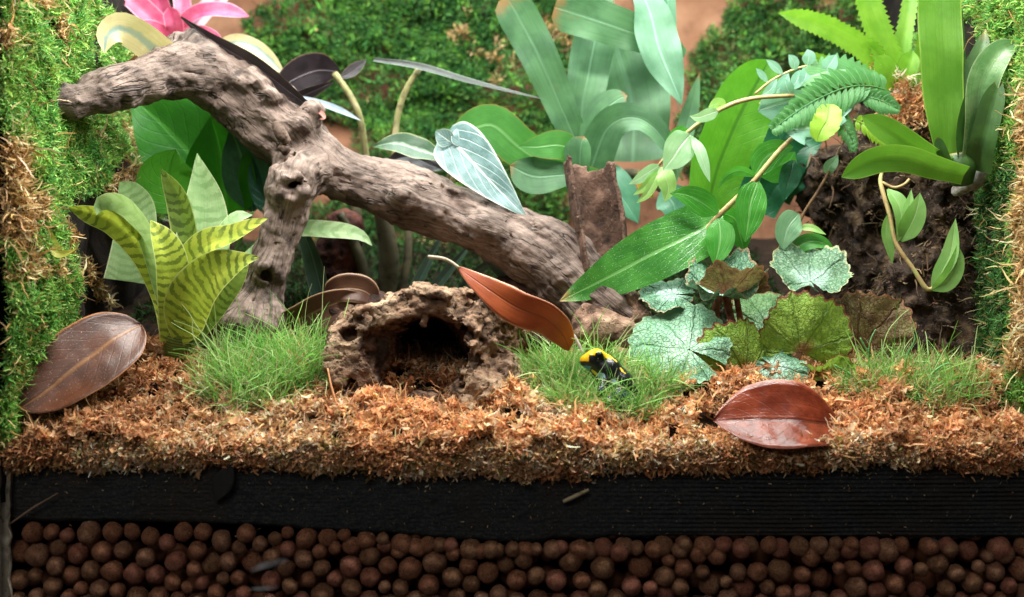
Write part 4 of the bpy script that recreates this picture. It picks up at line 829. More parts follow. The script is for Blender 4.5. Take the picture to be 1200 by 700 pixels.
leaf(b, [(776,222,.19),(790,240,.186),(790,262,.184)], 40, m_sfd, prof='ovate', roll=-10)
stem('rhizome', [(680,240,.2),(700,215,.2),(745,205,.21),(785,225,.2)], 7, m_shst, b)

# silver arrow leaf
k = leaf_mat('silver_leaf', C('86a6a6'), C('5f8280'), .3, .12, rib=C('d4e2da'), vein=C('c6d8ce'), vn=5.5, vs=.65, edge=C('d8e4d8'), ew=.08, slant=.5, spec=.6)
b = thing('silver_arrow_leaf_plant', P(530, 260, .15), 'single silvery arrow shaped leaf with white veins hanging in front of the driftwood', 'plant')
leaf(b, [(522,158,.136),(545,180,.130),(575,212,.124),(600,238,.121),(618,256,.12)], 62, k, prof='arrow', roll=(-6,0,8), fold=.12, nv=40, wav=.02)
leaf(b, [(530,168,.132),(519,160,.131),(510,154,.131)], 22, k, name='leaf_lobe', prof='ovate', roll=10)
leaf(b, [(540,172,.132),(538,160,.132),(536,150,.133)], 20, k, name='leaf_lobe', prof='ovate', roll=-10)
stem('petiole', [(532,168,.137),(527,195,.15),(524,250,.165)], 2.6, m_tanst, b)

# crinkled bird's nest leaves on the right
m_nest = leaf_mat('bright_nest_leaf', C('62a62e'), C('549826'), .4, .42, rib=C('2d5f1c'), vein=C('4d8c24'), vn=14, vs=.2, slant=.2)
m_nestd = leaf_mat('dark_nest_leaf', C('1d5a3a'), C('276a46'), .4, .2, rib=C('14402a'), vein=C('184a30'), vn=10, vs=.4)
m_gloss = leaf_mat('glossy_lance_leaf', C('4f943c'), C('3a7a32'), .22, .25, rib=C('8fca78'), vein=C('6aac58'), vn=9, vs=.14, slant=.6, tip=C('a0763a'), spec=.6, dust=C('d8ead0'))
b = thing('birds_nest_fern', P(850, 290, .15), 'fern with wavy tongue leaves, one bright and upright, one long over the branch end', 'fern')
leaf(b, [(826,258,.17),(840,200,.165),(862,145,.16),(888,95,.158),(902,70,.158)], 74, m_nest, prof='strap', roll=-10, fold=.18, wav=.10, wf=2.6, nv=50)
leaf(b, [(880,245,.19),(905,190,.185),(930,145,.182),(950,115,.18)], 80, m_nestd, prof='strap', roll=10, fold=.15, wav=.08, nv=40)
leaf(b, [(905,230,.185),(925,195,.18),(945,170,.178)], 60, m_nestd, prof='strap', roll=-15, fold=.15, wav=.08)
leaf(b, [(848,252,.125),(815,272,.113),(765,297,.104),(710,326,.098),(656,353,.094)], 68, m_gloss, prof=[(0,.5),(.1,.85),(.3,1),(.55,.92),(.75,.66),(.9,.32),(1,.01)], roll=(-14,-8,4,8), fold=.1, wav=.07, wf=3.4, nv=60, nu=13)

# climbing plant with paired leaves
m_vine = rough_mat('vine_stem', [C('8a7048'), C('b09868'), C('a6ae6a')], 130, .5, .3, .0006)
m_pep = leaf_mat('ribbed_leaf', C('4f9f3a'), C('3f8f30'), .32, .3, rib=C('8fc878'), band=None, vein=C('79b965'), vn=1.4, vs=.55, slant=-2.2)
m_pepl = leaf_mat('young_leaf', C('a9d67a'), C('97ca6c'), .35, .35, rib=C('cbe6a2'))
m_pepw = leaf_mat('pale_young_leaf', C('a8cfa0'), C('98c492'), .33, .3, rib=C('dff0d6'))
b = thing('climbing_vine', P(808, 300, .12), 'climbing vine with paired oval ribbed leaves on slanting tan stems right of centre', 'vine')
stem('vine_stem', [(800,305,.125),(826,272,.118),(845,250,.113),(880,216,.108),(912,178,.105),(930,160,.108)], (2.8,3,3.4,3.2,3,2.6), m_vine, b)
stem('vine_stem', [(770,196,.118),(790,172,.112),(812,150,.108),(845,128,.106),(880,116,.108),(930,112,.115)], (1.6,2.2,2.6,2.8,2.6,2.4), m_vine, b)
for pp, w, m, r in [([(841,251,.113),(820,236,.107),(803,228,.105),(785,227,.104)], 30, m_pep, 10), ([(842,256,.112),(844,275,.108),(842,292,.106),(837,312,.105)], 34, m_pep, -5), ([(888,212,.107),(880,236,.103),(877,258,.102),(873,284,.102)], 38, m_pep, 8),
    ([(848,250,.118),(862,258,.122),(868,278,.124),(872,296,.125)], 34, m_pep, -20), ([(886,207,.11),(868,200,.106),(852,206,.104),(840,222,.103)], 14, m_pep, 40), ([(884,206,.112),(896,186,.112),(912,176,.112),(930,172,.114)], 34, m_pep, -12),
    ([(890,205,.12),(905,196,.122),(922,190,.124),(932,178,.125)], 40, m_pep, -25), ([(930,188,.12),(926,205,.117),(922,218,.116),(920,234,.116)], 26, m_nestd, 5),
    ([(809,158,.108),(797,172,.103),(788,186,.101),(777,200,.100)], 38, m_pepw, 12), ([(806,152,.11),(796,158,.108),(786,168,.107),(778,178,.107)], 22, m_pep, 25), ([(811,160,.107),(820,178,.103),(826,196,.102),(832,214,.102)], 16, m_pepw, 25),
    ([(842,130,.105),(828,135,.101),(818,138,.1),(808,136,.1)], 15, m_pepw, 15), ([(850,126,.107),(840,122,.105),(830,126,.104)], 16, m_pepl, 20), ([(773,194,.117),(760,202,.113),(748,210,.111),(737,216,.11)], 16, m_pepw, 20),
    ([(775,196,.116),(780,208,.112),(783,222,.111),(779,237,.111)], 22, m_pepl, -10), ([(771,200,.115),(762,212,.112),(752,222,.111),(742,229,.111)], 11, m_pepl, 15), ([(771,203,.114),(764,218,.112),(756,230,.111),(746,238,.111)], 12, m_pepl, 10)]:
    leaf(b, pp, w, m, prof='ovate', roll=r, fold=.16, wav=.02)
b = thing('small_vine_sprig', P(922, 300, .13), 'thin brown vine sprig with small grey green leaves before the dark mound', 'vine')
stem('vine_stem', [(920,300,.128),(930,280,.124),(942,250,.12),(960,222,.117),(974,196,.116),(985,172,.118)], (2,2,1.8,1.8,1.6,1.5), rough_mat('brown_vine', [C('5d4434'), C('7f6248')], 130, .6, .3, .0006), b)
m_gg = leaf_mat('soft_grey_leaf', C('86b58a'), C('76a77c'), .4, .28, rib=C('aed0ae'), vein=C('9cc49c'), vn=1.4, vs=.4, slant=-2)
for pp, w, m, r in [([(936,251,.12),(926,262,.116),(920,276,.115),(918,293,.115)], 32, m_gg, 5), ([(935,268,.122),(950,267,.12),(968,275,.119)], 9, m_pepl, 20), ([(926,296,.127),(945,284,.124),(962,284,.123),(978,292,.123)], 20, m_pep, 15), ([(970,205,.117),(972,196,.114),(977,190,.113),(982,182,.113)], 14, m_gg, 15)]: leaf(b, pp, w, m, prof='ovate', roll=r)
b = thing('hanging_vine', P(1036, 205, .11), 'hanging vine with upturned pale green leaves dangling below the strap leaved bromeliad', 'vine')
stem('vine_stem', [(1034,200,.112),(1032,215,.106),(1042,250,.1),(1050,285,.096),(1070,315,.093),(1086,339,.092),(1095,336,.091)], (2,2.6,2.8,2.6,2.6,3,2.2), m_vine, b)
stem('vine_stem', [(1034,214,.106),(1048,220,.103),(1060,216,.102),(1066,210,.102)], 1.8, m_vine, b)
for pp, w, r in [([(1040,222,.102),(1052,238,.097),(1056,258,.095),(1052,284,.095)], 22, 15), ([(1042,250,.1),(1038,272,.097),(1042,292,.096),(1046,310,.096)], 18, 25), ([(1056,283,.096),(1068,262,.092),(1075,244,.09),(1078,226,.09)], 26, 8), ([(1058,280,.097),(1062,258,.095),(1066,240,.094),(1068,222,.094)], 14, 30), ([(1092,340,.091),(1104,318,.088),(1114,296,.087),(1120,256,.087)], 20, 28), ([(1092,340,.09),(1110,328,.086),(1120,308,.085),(1122,286,.085)], 24, -8)]: leaf(b, pp, w, leaf_mat('hanging_leaf', C('8fbf6a'), C('7db05c'), .38, .32, rib=C('b2d68c')) if r == 15 else bpy.data.materials['hanging_leaf'], prof='ovate', roll=r, fold=.3)

# ferns at the upper right
m_fp = leaf_mat('pale_fern', C('94c4ae'), C('7fb49a'), .4, .3, rib=C('d2ecdf'))
m_fg = leaf_mat('toothed_fern', C('6aa866'), C('5a9a58'), .42, .32, rib=C('b2dcae'), vein=C('8fcb8c'), vn=16, vs=.4)
m_lime = leaf_mat('lime_leaf', C('a4cf45'), C('93c23a'), .4, .38, rib=C('6d9a2a'), spot=C('6d8a2a'), sp=.62)
b = thing('toothed_fern', P(1010, 120, .13), 'fern with pale green saw toothed fronds and lobed tips between the two bromeliads', 'fern')
leaf(b, [(1030,90,.125),(990,82,.12),(955,88,.117),(925,100,.116)], 46, m_fg, prof='lance', roll=-15, teeth=14, td=.42, nv=72, fold=.1)
leaf(b, [(1000,120,.115),(975,140,.108),(945,150,.105),(916,150,.104)], 44, m_fp, prof='obov', roll=-10, teeth=4, td=.5, nv=60, fold=.1, wav=.06)
leaf(b, [(960,120,.125),(930,118,.122),(905,124,.12),(888,130,.12)], 44, m_fp, prof='obov', roll=10, teeth=4, td=.4, nv=60, wav=.06)
leaf(b, [(972,122,.105),(970,140,.1),(963,152,.098),(957,166,.098)], 34, m_lime, prof='round', roll=-12, teeth=6, td=.12, nv=48, wav=.04)
stem('frond_stalk', [(890,122,.12),(918,112,.122),(945,96,.125),(985,80,.128),(1020,92,.13)], 1.8, m_vine, b)
fr = thing('frond', (0, 0, 0), None, None); fr.parent = b
fr.location = -b.location + Vector([float(x) for x in P(925, 90, .122)])
stem('rachis', [(885,110,.116),(905,94,.116),(930,82,.118),(952,76,.12)], 1.5, m_vine, fr)
for pp, w in [([(900,97,.116),(893,88,.114),(886,80,.113)], 8), ([(910,92,.116),(904,104,.114),(892,112,.113)], 12), ([(918,88,.116),(908,78,.114),(898,70,.113)], 10), ([(924,86,.117),(918,98,.114),(908,110,.113)], 15), ([(932,84,.118),(930,72,.115),(924,64,.114)], 12), ([(938,82,.118),(934,94,.115),(926,106,.114)], 16), ([(946,78,.119),(944,90,.116),(938,102,.115)], 18), ([(946,78,.119),(948,66,.116),(946,58,.116)], 16)]: leaf(fr, pp, w, m_fp, name='leaflet', prof='lance', roll=10, nu=5, nv=12)
def pinnate(root, pp, n, L, wd, m, sweep=35, tipk=.25):
    fr = thing('frond', (0, 0, 0), None, None); fr.parent = root; fr.location = -root.location + Vector([float(x) for x in P(*pp[0])])
    c = catmull(np.array(pp, float), 60); stem('rachis', [tuple(q) for q in c[::10]] + [tuple(c[-1])], .9, m, fr)
    for i in range(n):
        t = .08 + .9 * i / (n - 1); k = min(int(t * 59), 58); x, y, z = c[k]; dx, dy = c[k + 1][:2] - c[k][:2]; q = math.hypot(dx, dy); dx, dy = dx / q, dy / q; l = L * (math.sin(min(t * 1.15 + .18, 1) * 3.14 * .5 + .25) if t < .35 else (1 - t) / .65 * (1 - tipk) + tipk)
        for s in (-1, 1):
            a = math.radians(90 - sweep + rng.uniform(-5, 5)) * s; ux, uy = dx * math.cos(a) - dy * math.sin(a), dx * math.sin(a) + dy * math.cos(a)
            leaf(fr, [(x, y, z), (x + ux * l * .5, y + uy * l * .5, z - .0015), (x + ux * l, y + uy * l + 2, z - .001)], wd, m, name='leaflet', prof='lance', roll=12 * s, nu=5, nv=10, fold=.12)
pinnate(b, [(1046,108,.12),(1005,100,.112),(955,118,.105),(904,152,.1)], 20, 34, 10, m_fg, 28)
pinnate(b, [(1000,140,.116),(1022,150,.113),(1040,166,.112),(1046,178,.112)], 9, 17, 7, m_lime, 35)
pinnate(b, [(985,128,.115),(990,148,.112),(998,164,.112),(1000,176,.112)], 9, 15, 7, m_fg, 35)
pinnate(b, [(1010,112,.116),(1032,118,.113),(1052,128,.112)], 10, 20, 8, m_fg, 35)
leaf(b, [(928,114,.115),(922,102,.112),(920,92,.111)], 16, m_fp, prof='lance', roll=15)
leaf(b, [(965,88,.12),(972,76,.117),(980,64,.116)], 18, m_fp, prof='lance', roll=10)

# spiny bromeliad, top
m_spiny = leaf_mat('spiny_leaf', C('84b83a'), C('6ea62e'), .4, .38, spot=C('3a5a1c'), sp=.69, edge=C('6a8a2c'), ew=.05)
b = thing('spiny_bromeliad', P(1048, 105, .16), 'lime green bromeliad with spiny edged leaves at the top before the back moss', 'bromeliad')
for pp, w, r, t in [([(1040,95,.16),(1018,62,.15),(975,35,.142),(940,22,.14),(912,15,.14)], 36, 15, 26), ([(1048,100,.158),(1036,60,.152),(1020,15,.15),(1005,-35,.15)], 46, -8, 22), ([(1052,100,.16),(1058,50,.158),(1066,5,.158),(1070,-40,.16)], 26, 18, 20),
    ([(1058,105,.165),(1076,75,.165),(1082,40,.167),(1088,0,.17)], 24, -15, 20), ([(1042,100,.162),(1000,85,.158),(965,70,.155),(935,62,.155)], 18, 25, 16), ([(1046,104,.152),(1040,85,.146),(1026,66,.144)], 34, -10, 0), ([(1054,104,.152),(1062,84,.147),(1070,60,.146)], 30, 10, 0)]:
    leaf(b, pp, w, m_spiny, prof='brom', roll=r, teeth=t, td=.24 if t else 0, nv=100 if t else 30, fold=.25)

# strap leaved bromeliad, right
m_big = leaf_mat('big_strap_leaf', C('679a34'), C('508226'), .36, .34, spot=C('3f6a22'), sp=.68, edge=C('8aae4a'), ew=.05, blotch=34, vein=C('5a8c2c'), vn=22, vs=.12, slant=3)
m_bigd = leaf_mat('dark_strap_leaf', C('36582a'), C('456c32'), .42, .2, spot=C('2f4a22'), sp=.7, tip=C('8a7a3c'))
b = thing('strap_bromeliad', P(1122, 205, .12), 'big bromeliad with wide smooth strap leaves fixed on the dark mound by the right wall', 'bromeliad')
leaf(b, [(1110,195,0.095),(1106,130,0.090),(1102,60,0.088),(1100,0,0.090),(1100,-40,0.092)], 50, m_big, prof=[(0,.3),(.12,.62),(.3,.9),(.6,1),(.85,1),(1,.9)], roll=5, fold=.16, wav=.08)
leaf(b, [(1120,195,0.100),(1118,130,0.105),(1112,60,0.110),(1108,-30,0.115)], 40, m_bigd, prof='strap', roll=-12, fold=.15)
leaf(b, [(1118,198,0.085),(1085,182,0.075),(1048,158,0.068),(1010,136,0.066)], 30, m_big, prof='strap', roll=(20,15,10), fold=.25)
leaf(b, [(1130,205,0.075),(1095,196,0.063),(1060,186,0.056),(1025,188,0.053),(986,208,0.052)], 32, m_big, prof='strap', roll=(25,20,15,5), fold=.18)
leaf(b, [(1130,195,0.095),(1128,150,0.090),(1136,100,0.088),(1150,60,0.088),(1155,34,0.090)], 30, m_bigd, prof='brom', roll=30, fold=.35)
leaf(b, [(1132,200,0.085),(1128,160,0.078),(1134,125,0.075),(1146,95,0.075)], 30, m_bigd, prof='brom', roll=-20, fold=.35)
leaf(b, [(1140,195,0.085),(1146,140,0.075),(1152,95,0.070),(1172,62,0.068),(1198,50,0.068)], 44, leaf_mat('blotched_strap_leaf', C('5f8a55'), C('7fa36e'), .28, .22, spot=C('3d5a3a'), sp=.64, edge=C('a5b88a'), ew=.05), prof='brom', roll=(-20,-10,15,25), fold=.3)
leaf(b, [(1144,200,0.082),(1152,165,0.072),(1162,125,0.068),(1172,92,0.066)], 34, m_bigd, prof='brom', roll=20, fold=.3)
leaf(b, [(1112,200,0.080),(1105,180,0.074),(1098,160,0.072)], 16, m_bigd, prof='brom', roll=30, fold=.3)
tube('leaf_sheath', [P(1128,215,0.088), P(1126,198,0.085), P(1124,180,0.085)], [.007,.010,.008], m_bigd, b, 10)

# begonia
def round_leaf(parent, ctr, r_px, m, ax=90, pitch=0, yaw=0, cup=.2, seed=0, wav=.10, asym=.25, span=(-170, 170), label=None, sx=1.0):
    """A crinkled heart leaf about its stalk: AX turns its tip in the picture plane, PITCH tips its top back, YAW swings it sideways."""
    nt_, nr = 110, 16; th = np.radians(np.linspace(span[0], span[1], nt_)); rs = np.linspace(0.02, 1, nr); R = r_px * mpp(ctr[2])
    out = (0.80 + 0.22 * np.cos(th) + asym * 0.35 * np.sin(th)) ; out *= 1 + 0.018 * np.sin(th * 5 + seed) + 0.03 * np.sign(np.sin(th * 26 + seed)) * np.abs(np.sin(th * 26 + seed)) ** .5
    A, B = np.meshgrid(th, rs); r = B * out[None]; u = r * np.sin(A) * sx; v = r * np.cos(A)
    vein = np.abs(np.sin(A * 4.2 + seed)); h = -cup * r ** 2 + wav * B ** 2 * np.sin(A * 5.3 + seed * 1.7) + 0.035 * B * (vein ** .5 - .6)
    q = np.stack([u * 5 + seed, v * 5, 0 * u], -1); h = h + 0.045 * fbm(q * 1.6, 3, 300 + seed) * np.clip(B * 2, 0, 1)
    p = np.stack([u, -h, v], -1).reshape(-1, 3) * R; a = math.radians(90 - ax)
    def rot(p, k, t):
        i, j = [(1, 2), (2, 0), (0, 1)][k]; q = p.copy(); c, s = math.cos(t), math.sin(t); q[:, i] = c * p[:, i] - s * p[:, j]; q[:, j] = s * p[:, i] + c * p[:, j]; return q
    p = rot(p, 1, a); p = rot(p, 0, math.radians(pitch)); p = rot(p, 2, math.radians(yaw)); p = p + P(*ctr)
    at = np.stack([B, (A + 3.2) / 6.4, 0 * A + seed], -1).reshape(-1, 3)
    o = put('leaf', mesh('leaf', p, grid_faces(nt_, nr), attrs={'rt': at}), m, parent)
    if label: o['label'] = label
    return o
def begonia_mat(name, c1, c2, vein, edge, core, trans=.2, rough=.5, hairs=None, core_r=.5):
    k = M(name, rough, .4); at = k.attr('rt').outputs['Vector']; sp = k.n('ShaderNodeSeparateXYZ'); k.link(at, sp.inputs[0]); r, t = sp.outputs[0], sp.outputs[1]; ob = k.obj()
    no = k.noise(ob, 110, 5); col = k.mix(k.ramp(no, .36, .64), c1, c2)
    col = k.mix(k.math('MULTIPLY', k.ramp(k.math('ADD', r, k.math('MULTIPLY', k.noise(ob, 120, 3), .5)), core_r + .35, core_r), .85), col, core)
    tt = k.math('ADD', k.math('MULTIPLY', t, 4.2 * 6.4 / 3.1416), k.math('MULTIPLY', k.noise(ob, 130, 3), .35)); w = k.math('ABSOLUTE', k.math('SUBTRACT', k.math('FRACT', tt), .5)); main = k.ramp(w, .42, .5)
    net = k.ramp(k.voro(ob, 330, 'DISTANCE_TO_EDGE'), .09, .0); vv = k.math('MAXIMUM', main, k.math('MULTIPLY', net, .42)); col = k.mix(k.math('MULTIPLY', vv, .6), col, vein)
    col = k.mix(k.ramp(k.math('ADD', r, k.math('MULTIPLY', k.noise(ob, 260), .06)), .97, 1.02), col, edge)
    if hairs: col = k.mix(k.math('MULTIPLY', k.ramp(k.noise(ob, 900, 3), .52, .70), .7), col, hairs)
    k.bump(k.math('SUBTRACT', k.noise(ob, 500, 3), k.math('MULTIPLY', vv, 1.2)), .9, .0012); k.base(col); k.translucent(trans); return k.m
m_bsil = begonia_mat('silver_begonia', C('7fa886'), C('6c9a78'), C('4c7a56'), C('8fb48c'), C('a4c8aa'), .15, .42)
m_bteal = begonia_mat('teal_begonia', C('4f7f5e'), C('6c9a76'), C('3c6348'), C('a88a68'), C('b0d2c0'), .15, .5, C('a8c8b0'))
m_bund = begonia_mat('begonia_underside', C('9cc04c'), C('8ab044'), C('6f8a3a'), C('8a4a3a'), C('97543c'), .35, .5, None, .25)
m_bred = begonia_mat('red_brown_begonia', C('8a5a40'), C('6f4534'), C('5d3428'), C('b08a58'), C('6a3a2e'), .25, .5, None, .2)
m_bfrost = begonia_mat('frosted_begonia', C('527a58'), C('6c9270'), C('42664c'), C('b8bc8a'), C('a8c8b8'), .12, .55, C('b8ccb0'))
m_bredg = begonia_mat('red_backed_begonia', C('7f7444'), C('6e5638'), C('6a4232'), C('9a6a48'), C('80463a'), .3, .5, None, .3)
m_bgrn = begonia_mat('green_begonia', C('6f9a62'), C('86ae74'), C('48703f'), C('98794e'), C('8fb68a'), .25, .5)
m_pet = rough_mat('red_petiole', [C('6a352c'), C('94584a'), C('a87862')], 180, .6, .5, .001)
b = thing('begonia', P(890, 460, .10), 'crinkled begonia clump, leaves silver above and red edged green beneath, beside the frog', 'begonia')
def L(ctr, r, m, **kw): return round_leaf(b, ctr, r, m, **kw)
L((808,410,.068), 74, m_bsil, ax=150, pitch=-36, yaw=-8, cup=.18, seed=1, wav=.07, asym=.1, label='large silvery pale green leaf with fine net veins', sx=1.05)
L((872,436,.075), 58, m_bund, ax=150, pitch=20, yaw=25, cup=.45, seed=2, wav=.10, label='yellow green underside of a folded leaf')
L((905,428,.072), 44, m_bteal, ax=-30, pitch=-48, yaw=-20, cup=.25, seed=3, wav=.12)
L((938,412,.078), 68, m_bund, ax=80, pitch=14, yaw=0, cup=.22, seed=4, wav=.08, span=(-112, 112), label='fan shaped green leaf back with red veins at the stalk', sx=1.0)
L((1005,408,.105), 66, m_bredg, ax=68, pitch=12, yaw=-25, cup=.3, seed=5, wav=.12, span=(-150, 120), label='red brown leaf back standing upright')
L((962,448,.082), 48, m_bund, ax=80, pitch=58, yaw=0, cup=.1, seed=6, wav=.12, span=(-115, 115))
L((845,345,.090), 56, m_bteal, ax=80, pitch=-70, yaw=0, cup=-.5, seed=7, wav=.18, span=(-175, 175))
L((852,345,.086), 50, m_bredg, ax=78, pitch=62, yaw=-10, cup=.25, seed=8, wav=.16, span=(-100, 100), label='low cupped leaf with brown frilled rim')
L((950,330,.100), 58, m_bfrost, ax=100, pitch=-60, yaw=5, cup=-.3, seed=9, wav=.10, label='frosted grey green leaf with speckled curled rim')
L((790,345,.100), 42, m_bteal, ax=170, pitch=-55, yaw=0, cup=.1, seed=10, wav=.10)
L((900,385,.125), 60, m_bgrn, ax=80, pitch=-30, yaw=10, cup=.3, seed=11, wav=.1)
for pp, r in [([(938,413,.081),(930,428,.084),(928,445,.092),(934,470,.10)], (3.2,5,5,5.5)), ([(809,411,.071),(828,420,.09),(845,452,.10)], (3,4,5)), ([(1000,402,.112),(975,425,.106),(962,470,.105)], (3,4,5)), ([(865,434,.09),(868,410,.1),(856,370,.11),(850,345,.105)], (3.5,4,4.5,5)), ([(965,447,.09),(962,460,.092),(958,478,.095)], (3,4,5)), ([(846,342,.1),(838,372,.106),(852,440,.11)], (4,5,5)), ([(950,325,.106),(940,360,.112),(925,440,.11)], (3.5,4,4.5)), ([(793,340,.107),(820,380,.115),(855,450,.11)], (3,4,4)), ([(862,342,.106),(870,390,.115),(880,450,.11)], (3.5,4,4.5)), ([(900,372,.127),(905,410,.125),(900,455,.115)], (3.5,4,4.5))]: stem('petiole', pp, r, m_pet, b)
# ------------------------------------------------------------------ fallen leaves
m_fl1 = leaf_mat('glossy_brown_leaf', C('40231a'), C('643824'), .4, .05, rib=C('9a6a40'), vein=C('5a301e'), vn=9, vs=.10, blotch=26, spec=.6, spot=C('9a6a44'), sp=.64, edge=C('a8704a'), ew=.02, dust=C('b89a80'))
m_fl2 = leaf_mat('orange_brown_leaf', C('b3592e'), C('a04a26'), .35, .15, rib=C('8a4426'), edge=C('d99a78'), ew=.06, blotch=60)
m_fl3 = leaf_mat('red_brown_leaf', C('5c2416'), C('7c3620'), .22, .06, rib=C('3d1c14'), vein=C('642c1c'), vn=10, vs=.1, center=C('4a2318'), cw=-.22, edge=C('8a5440'), ew=.03, spec=.35, spot=C('4a2014'), sp=.6)
m_fl4 = leaf_mat('dull_brown_leaf', C('4d3226'), C('5f4030'), .4, .05, rib=C('8a6a4c'), edge=C('a8886a'), ew=.08)
lone_leaf([(165,380,.050),(130,400,.036),(92,428,.025),(55,458,.018),(20,481,.012)], 94, m_fl1, 'large glossy brown fallen leaf propped against the moss at the left wall', prof=[(0,.02),(.05,.45),(.2,.88),(.45,1),(.7,.82),(.88,.45),(1,.02)], roll=(-22,-18,-14), fold=-.08, cup=.26, nu=15, nv=50, thick=.0005, wav=.06, wf=1.2, rumple=.06)
lone_leaf([(535,312,.056),(565,334,.050),(605,360,.046),(640,374,.046),(660,394,.052),(667,411,.058)], 42, m_fl2, 'narrow orange curled leaf lying over the top of the hollow cork log', prof=[(0,.04),(.15,.45),(.4,.9),(.6,1),(.8,.85),(.95,.4),(1,.02)], roll=(20,5,-12,-20,10), fold=.12, nu=11, nv=44, thick=.0004, wav=.06, wf=1.4)
tube('leaf_stalk', [P(502,301,.064), P(518,303,.060), P(528,307,.057), P(538,314,.055)], [.0012, .0012, .0011, .001], rough_mat('grey_stalk', [C('7a6a58'), C('a39480')], 200, .7, .4, .0005), bpy.data.objects['fallen_leaf.001'])
lone_leaf([(990,498,.026),(955,496,.018),(915,493,.016),(875,492,.015),(836,494,.017)], 100, m_fl3, 'glossy red brown fallen leaf lying flat on the moss below the begonia', prof=[(0,.02),(.06,.3),(.25,.8),(.5,1),(.75,.84),(.92,.36),(1,.02)], roll=(-40,-42,-42,-40), fold=.14, cup=.14, nu=15, nv=50, thick=.0006, wav=.06, wf=1.3, rumple=.07)
lone_leaf([(320,382,.108),(355,372,.104),(385,358,.106),(430,345,.116)], 46, m_fl4, 'dull brown curled leaf behind the left grass tuft beside the hollow log', prof='ovate', roll=(-35,-25,-10), cup=.3, nu=11, thick=.0005, wav=.04)
lone_leaf([(382,345,.112),(402,338,.110),(425,340,.112),(442,352,.116)], 34, m_fl4, 'small dark brown leaf standing on edge above the dark bark by the hollow log', prof='round', roll=(0,8), cup=.2, thick=.0005)
lone_leaf([(988,496,.034),(1000,492,.032),(1015,490,.03),(1024,484,.03)], 14, leaf_mat('yellow_dry_leaf', C('b8945a'), C('a07a44'), .6, .15), 'small yellowish dry leaf scrap at the tip of the red brown fallen leaf', prof='lance', roll=30, thick=.0003)
lone_leaf([(50,255,.035),(58,280,.03),(70,298,.028),(90,292,.027)], 14, leaf_mat('yellow_leaf', C('b8b04a'), C('9a9a3c'), .5, .25, spot=C('6a4a2a'), sp=.6), 'small curled yellow green leaf stuck in the left wall moss', prof='lance', roll=(10,30), fold=.3)
lone_leaf([(272,542,.0022),(266,556,.002),(260,570,.002),(252,588,.0022)], 24, leaf_mat('black_leaf', C('0d0d0c'), C('191815'), .7, .02, spot=C('2c2a26'), sp=.62), 'small black leaf stuck on the glass in front of the foam strip', prof='lance', roll=0, fold=.05, thick=.0003)
lone_leaf([(765,232,.12),(752,215,.118),(748,200,.118)], 14, leaf_mat('ochre_leaf', C('b89a3c'), C('96842e'), .5, .2), 'tiny ochre leaf scrap beside the upright bark piece', prof='ovate', roll=10)
# straw fragments on the strip, a twig by the frog, a pale line on the glass
m_straw = rough_mat('straw', [C('8a7a58'), C('b8a888')], 250, .7, .4, .0004)
tag(tube('straw_fragment', [P(660,588,.0032), P(675,581,.0028), P(690,574,.003)], [.0011,.0013,.0009], m_straw, None, 7, origin=P(660,588,.0032)), 'short straw fragment lying on the middle of the black foam strip', 'straw')
tag(tube('straw_fragment', [P(12,614,.002), P(38,596,.0018), P(68,578,.002)], [.0005,.0007,.0004], plain('thin_straw', C('77604c'), .6), None, 6, origin=P(12,614,.002)), 'long thin straw on the left end of the black foam strip', 'straw')
tag(tube('dry_twig', [P(664,384,.062), P(674,396,.060), P(682,412,.058), P(684,420,.057)], [.0009,.0011,.0010,.0008], rough_mat('grey_twig', [C('6d6258'), C('a89c90')], 200, .7, .4, .0004), None, 7, origin=P(684,420,.057)), 'thin grey bent twig standing in the grass behind the frog', 'twig')
tag(tube('dry_twig', [P(384,432,.038), P(388,452,.033), P(396,480,.028), P(402,506,.022)], [.0005,.0007,.0008,.0006], rough_mat('orange_twig', [C('9a5f3a'), C('c08458')], 200, .7, .4, .0004), None, 6, origin=P(402,506,.022)), 'thin orange brown twig leaning on the left rim of the hollow log', 'twig')
# crumbs of moss and bark on the strip
def crumbs():
    n = 420; x = rng.uniform(-.29, .295, n); z = CZ + (350 - rng.uniform(552, 632, n)) * PX; z = np.where(rng.uniform(0, 1, n) < .6, CZ + (350 - 548 - 30 * rng.uniform(0, 1, n) ** 2) * PX, z)
    c = np.stack([x, 0 * x + .0042, z], 1); stuff('moss_crumbs', [strands(c, rng.normal(size=(n, 3)) * [1, .2, 1], rng.uniform(.0006, .0024, n), rng.uniform(.0004, .0009, n), .4, 2, pick(TAN + [C('6a5a44')], n))], m_dry, 'fine moss crumbs sprinkled over the black foam strip')
crumbs()
def hollow_bits():
    n = 70; px = rng.uniform(420, 550, n); Y = rng.uniform(.045, .10, n); c = np.stack([P(a, 462 - 25 * (y - .045) / .05 + rng.normal() * 4, y) for a, y in zip(px, Y)])
    stuff('moss_crumbs', [clumps(c, np.tile([0, -.4, 1.], (n, 1)), 3, .002, .006, .0010, .5, 4, ORG + TAN[:3], spread=1.2)], m_dry, 'loose moss crumbs on the floor of the hollow log')
hollow_bits()

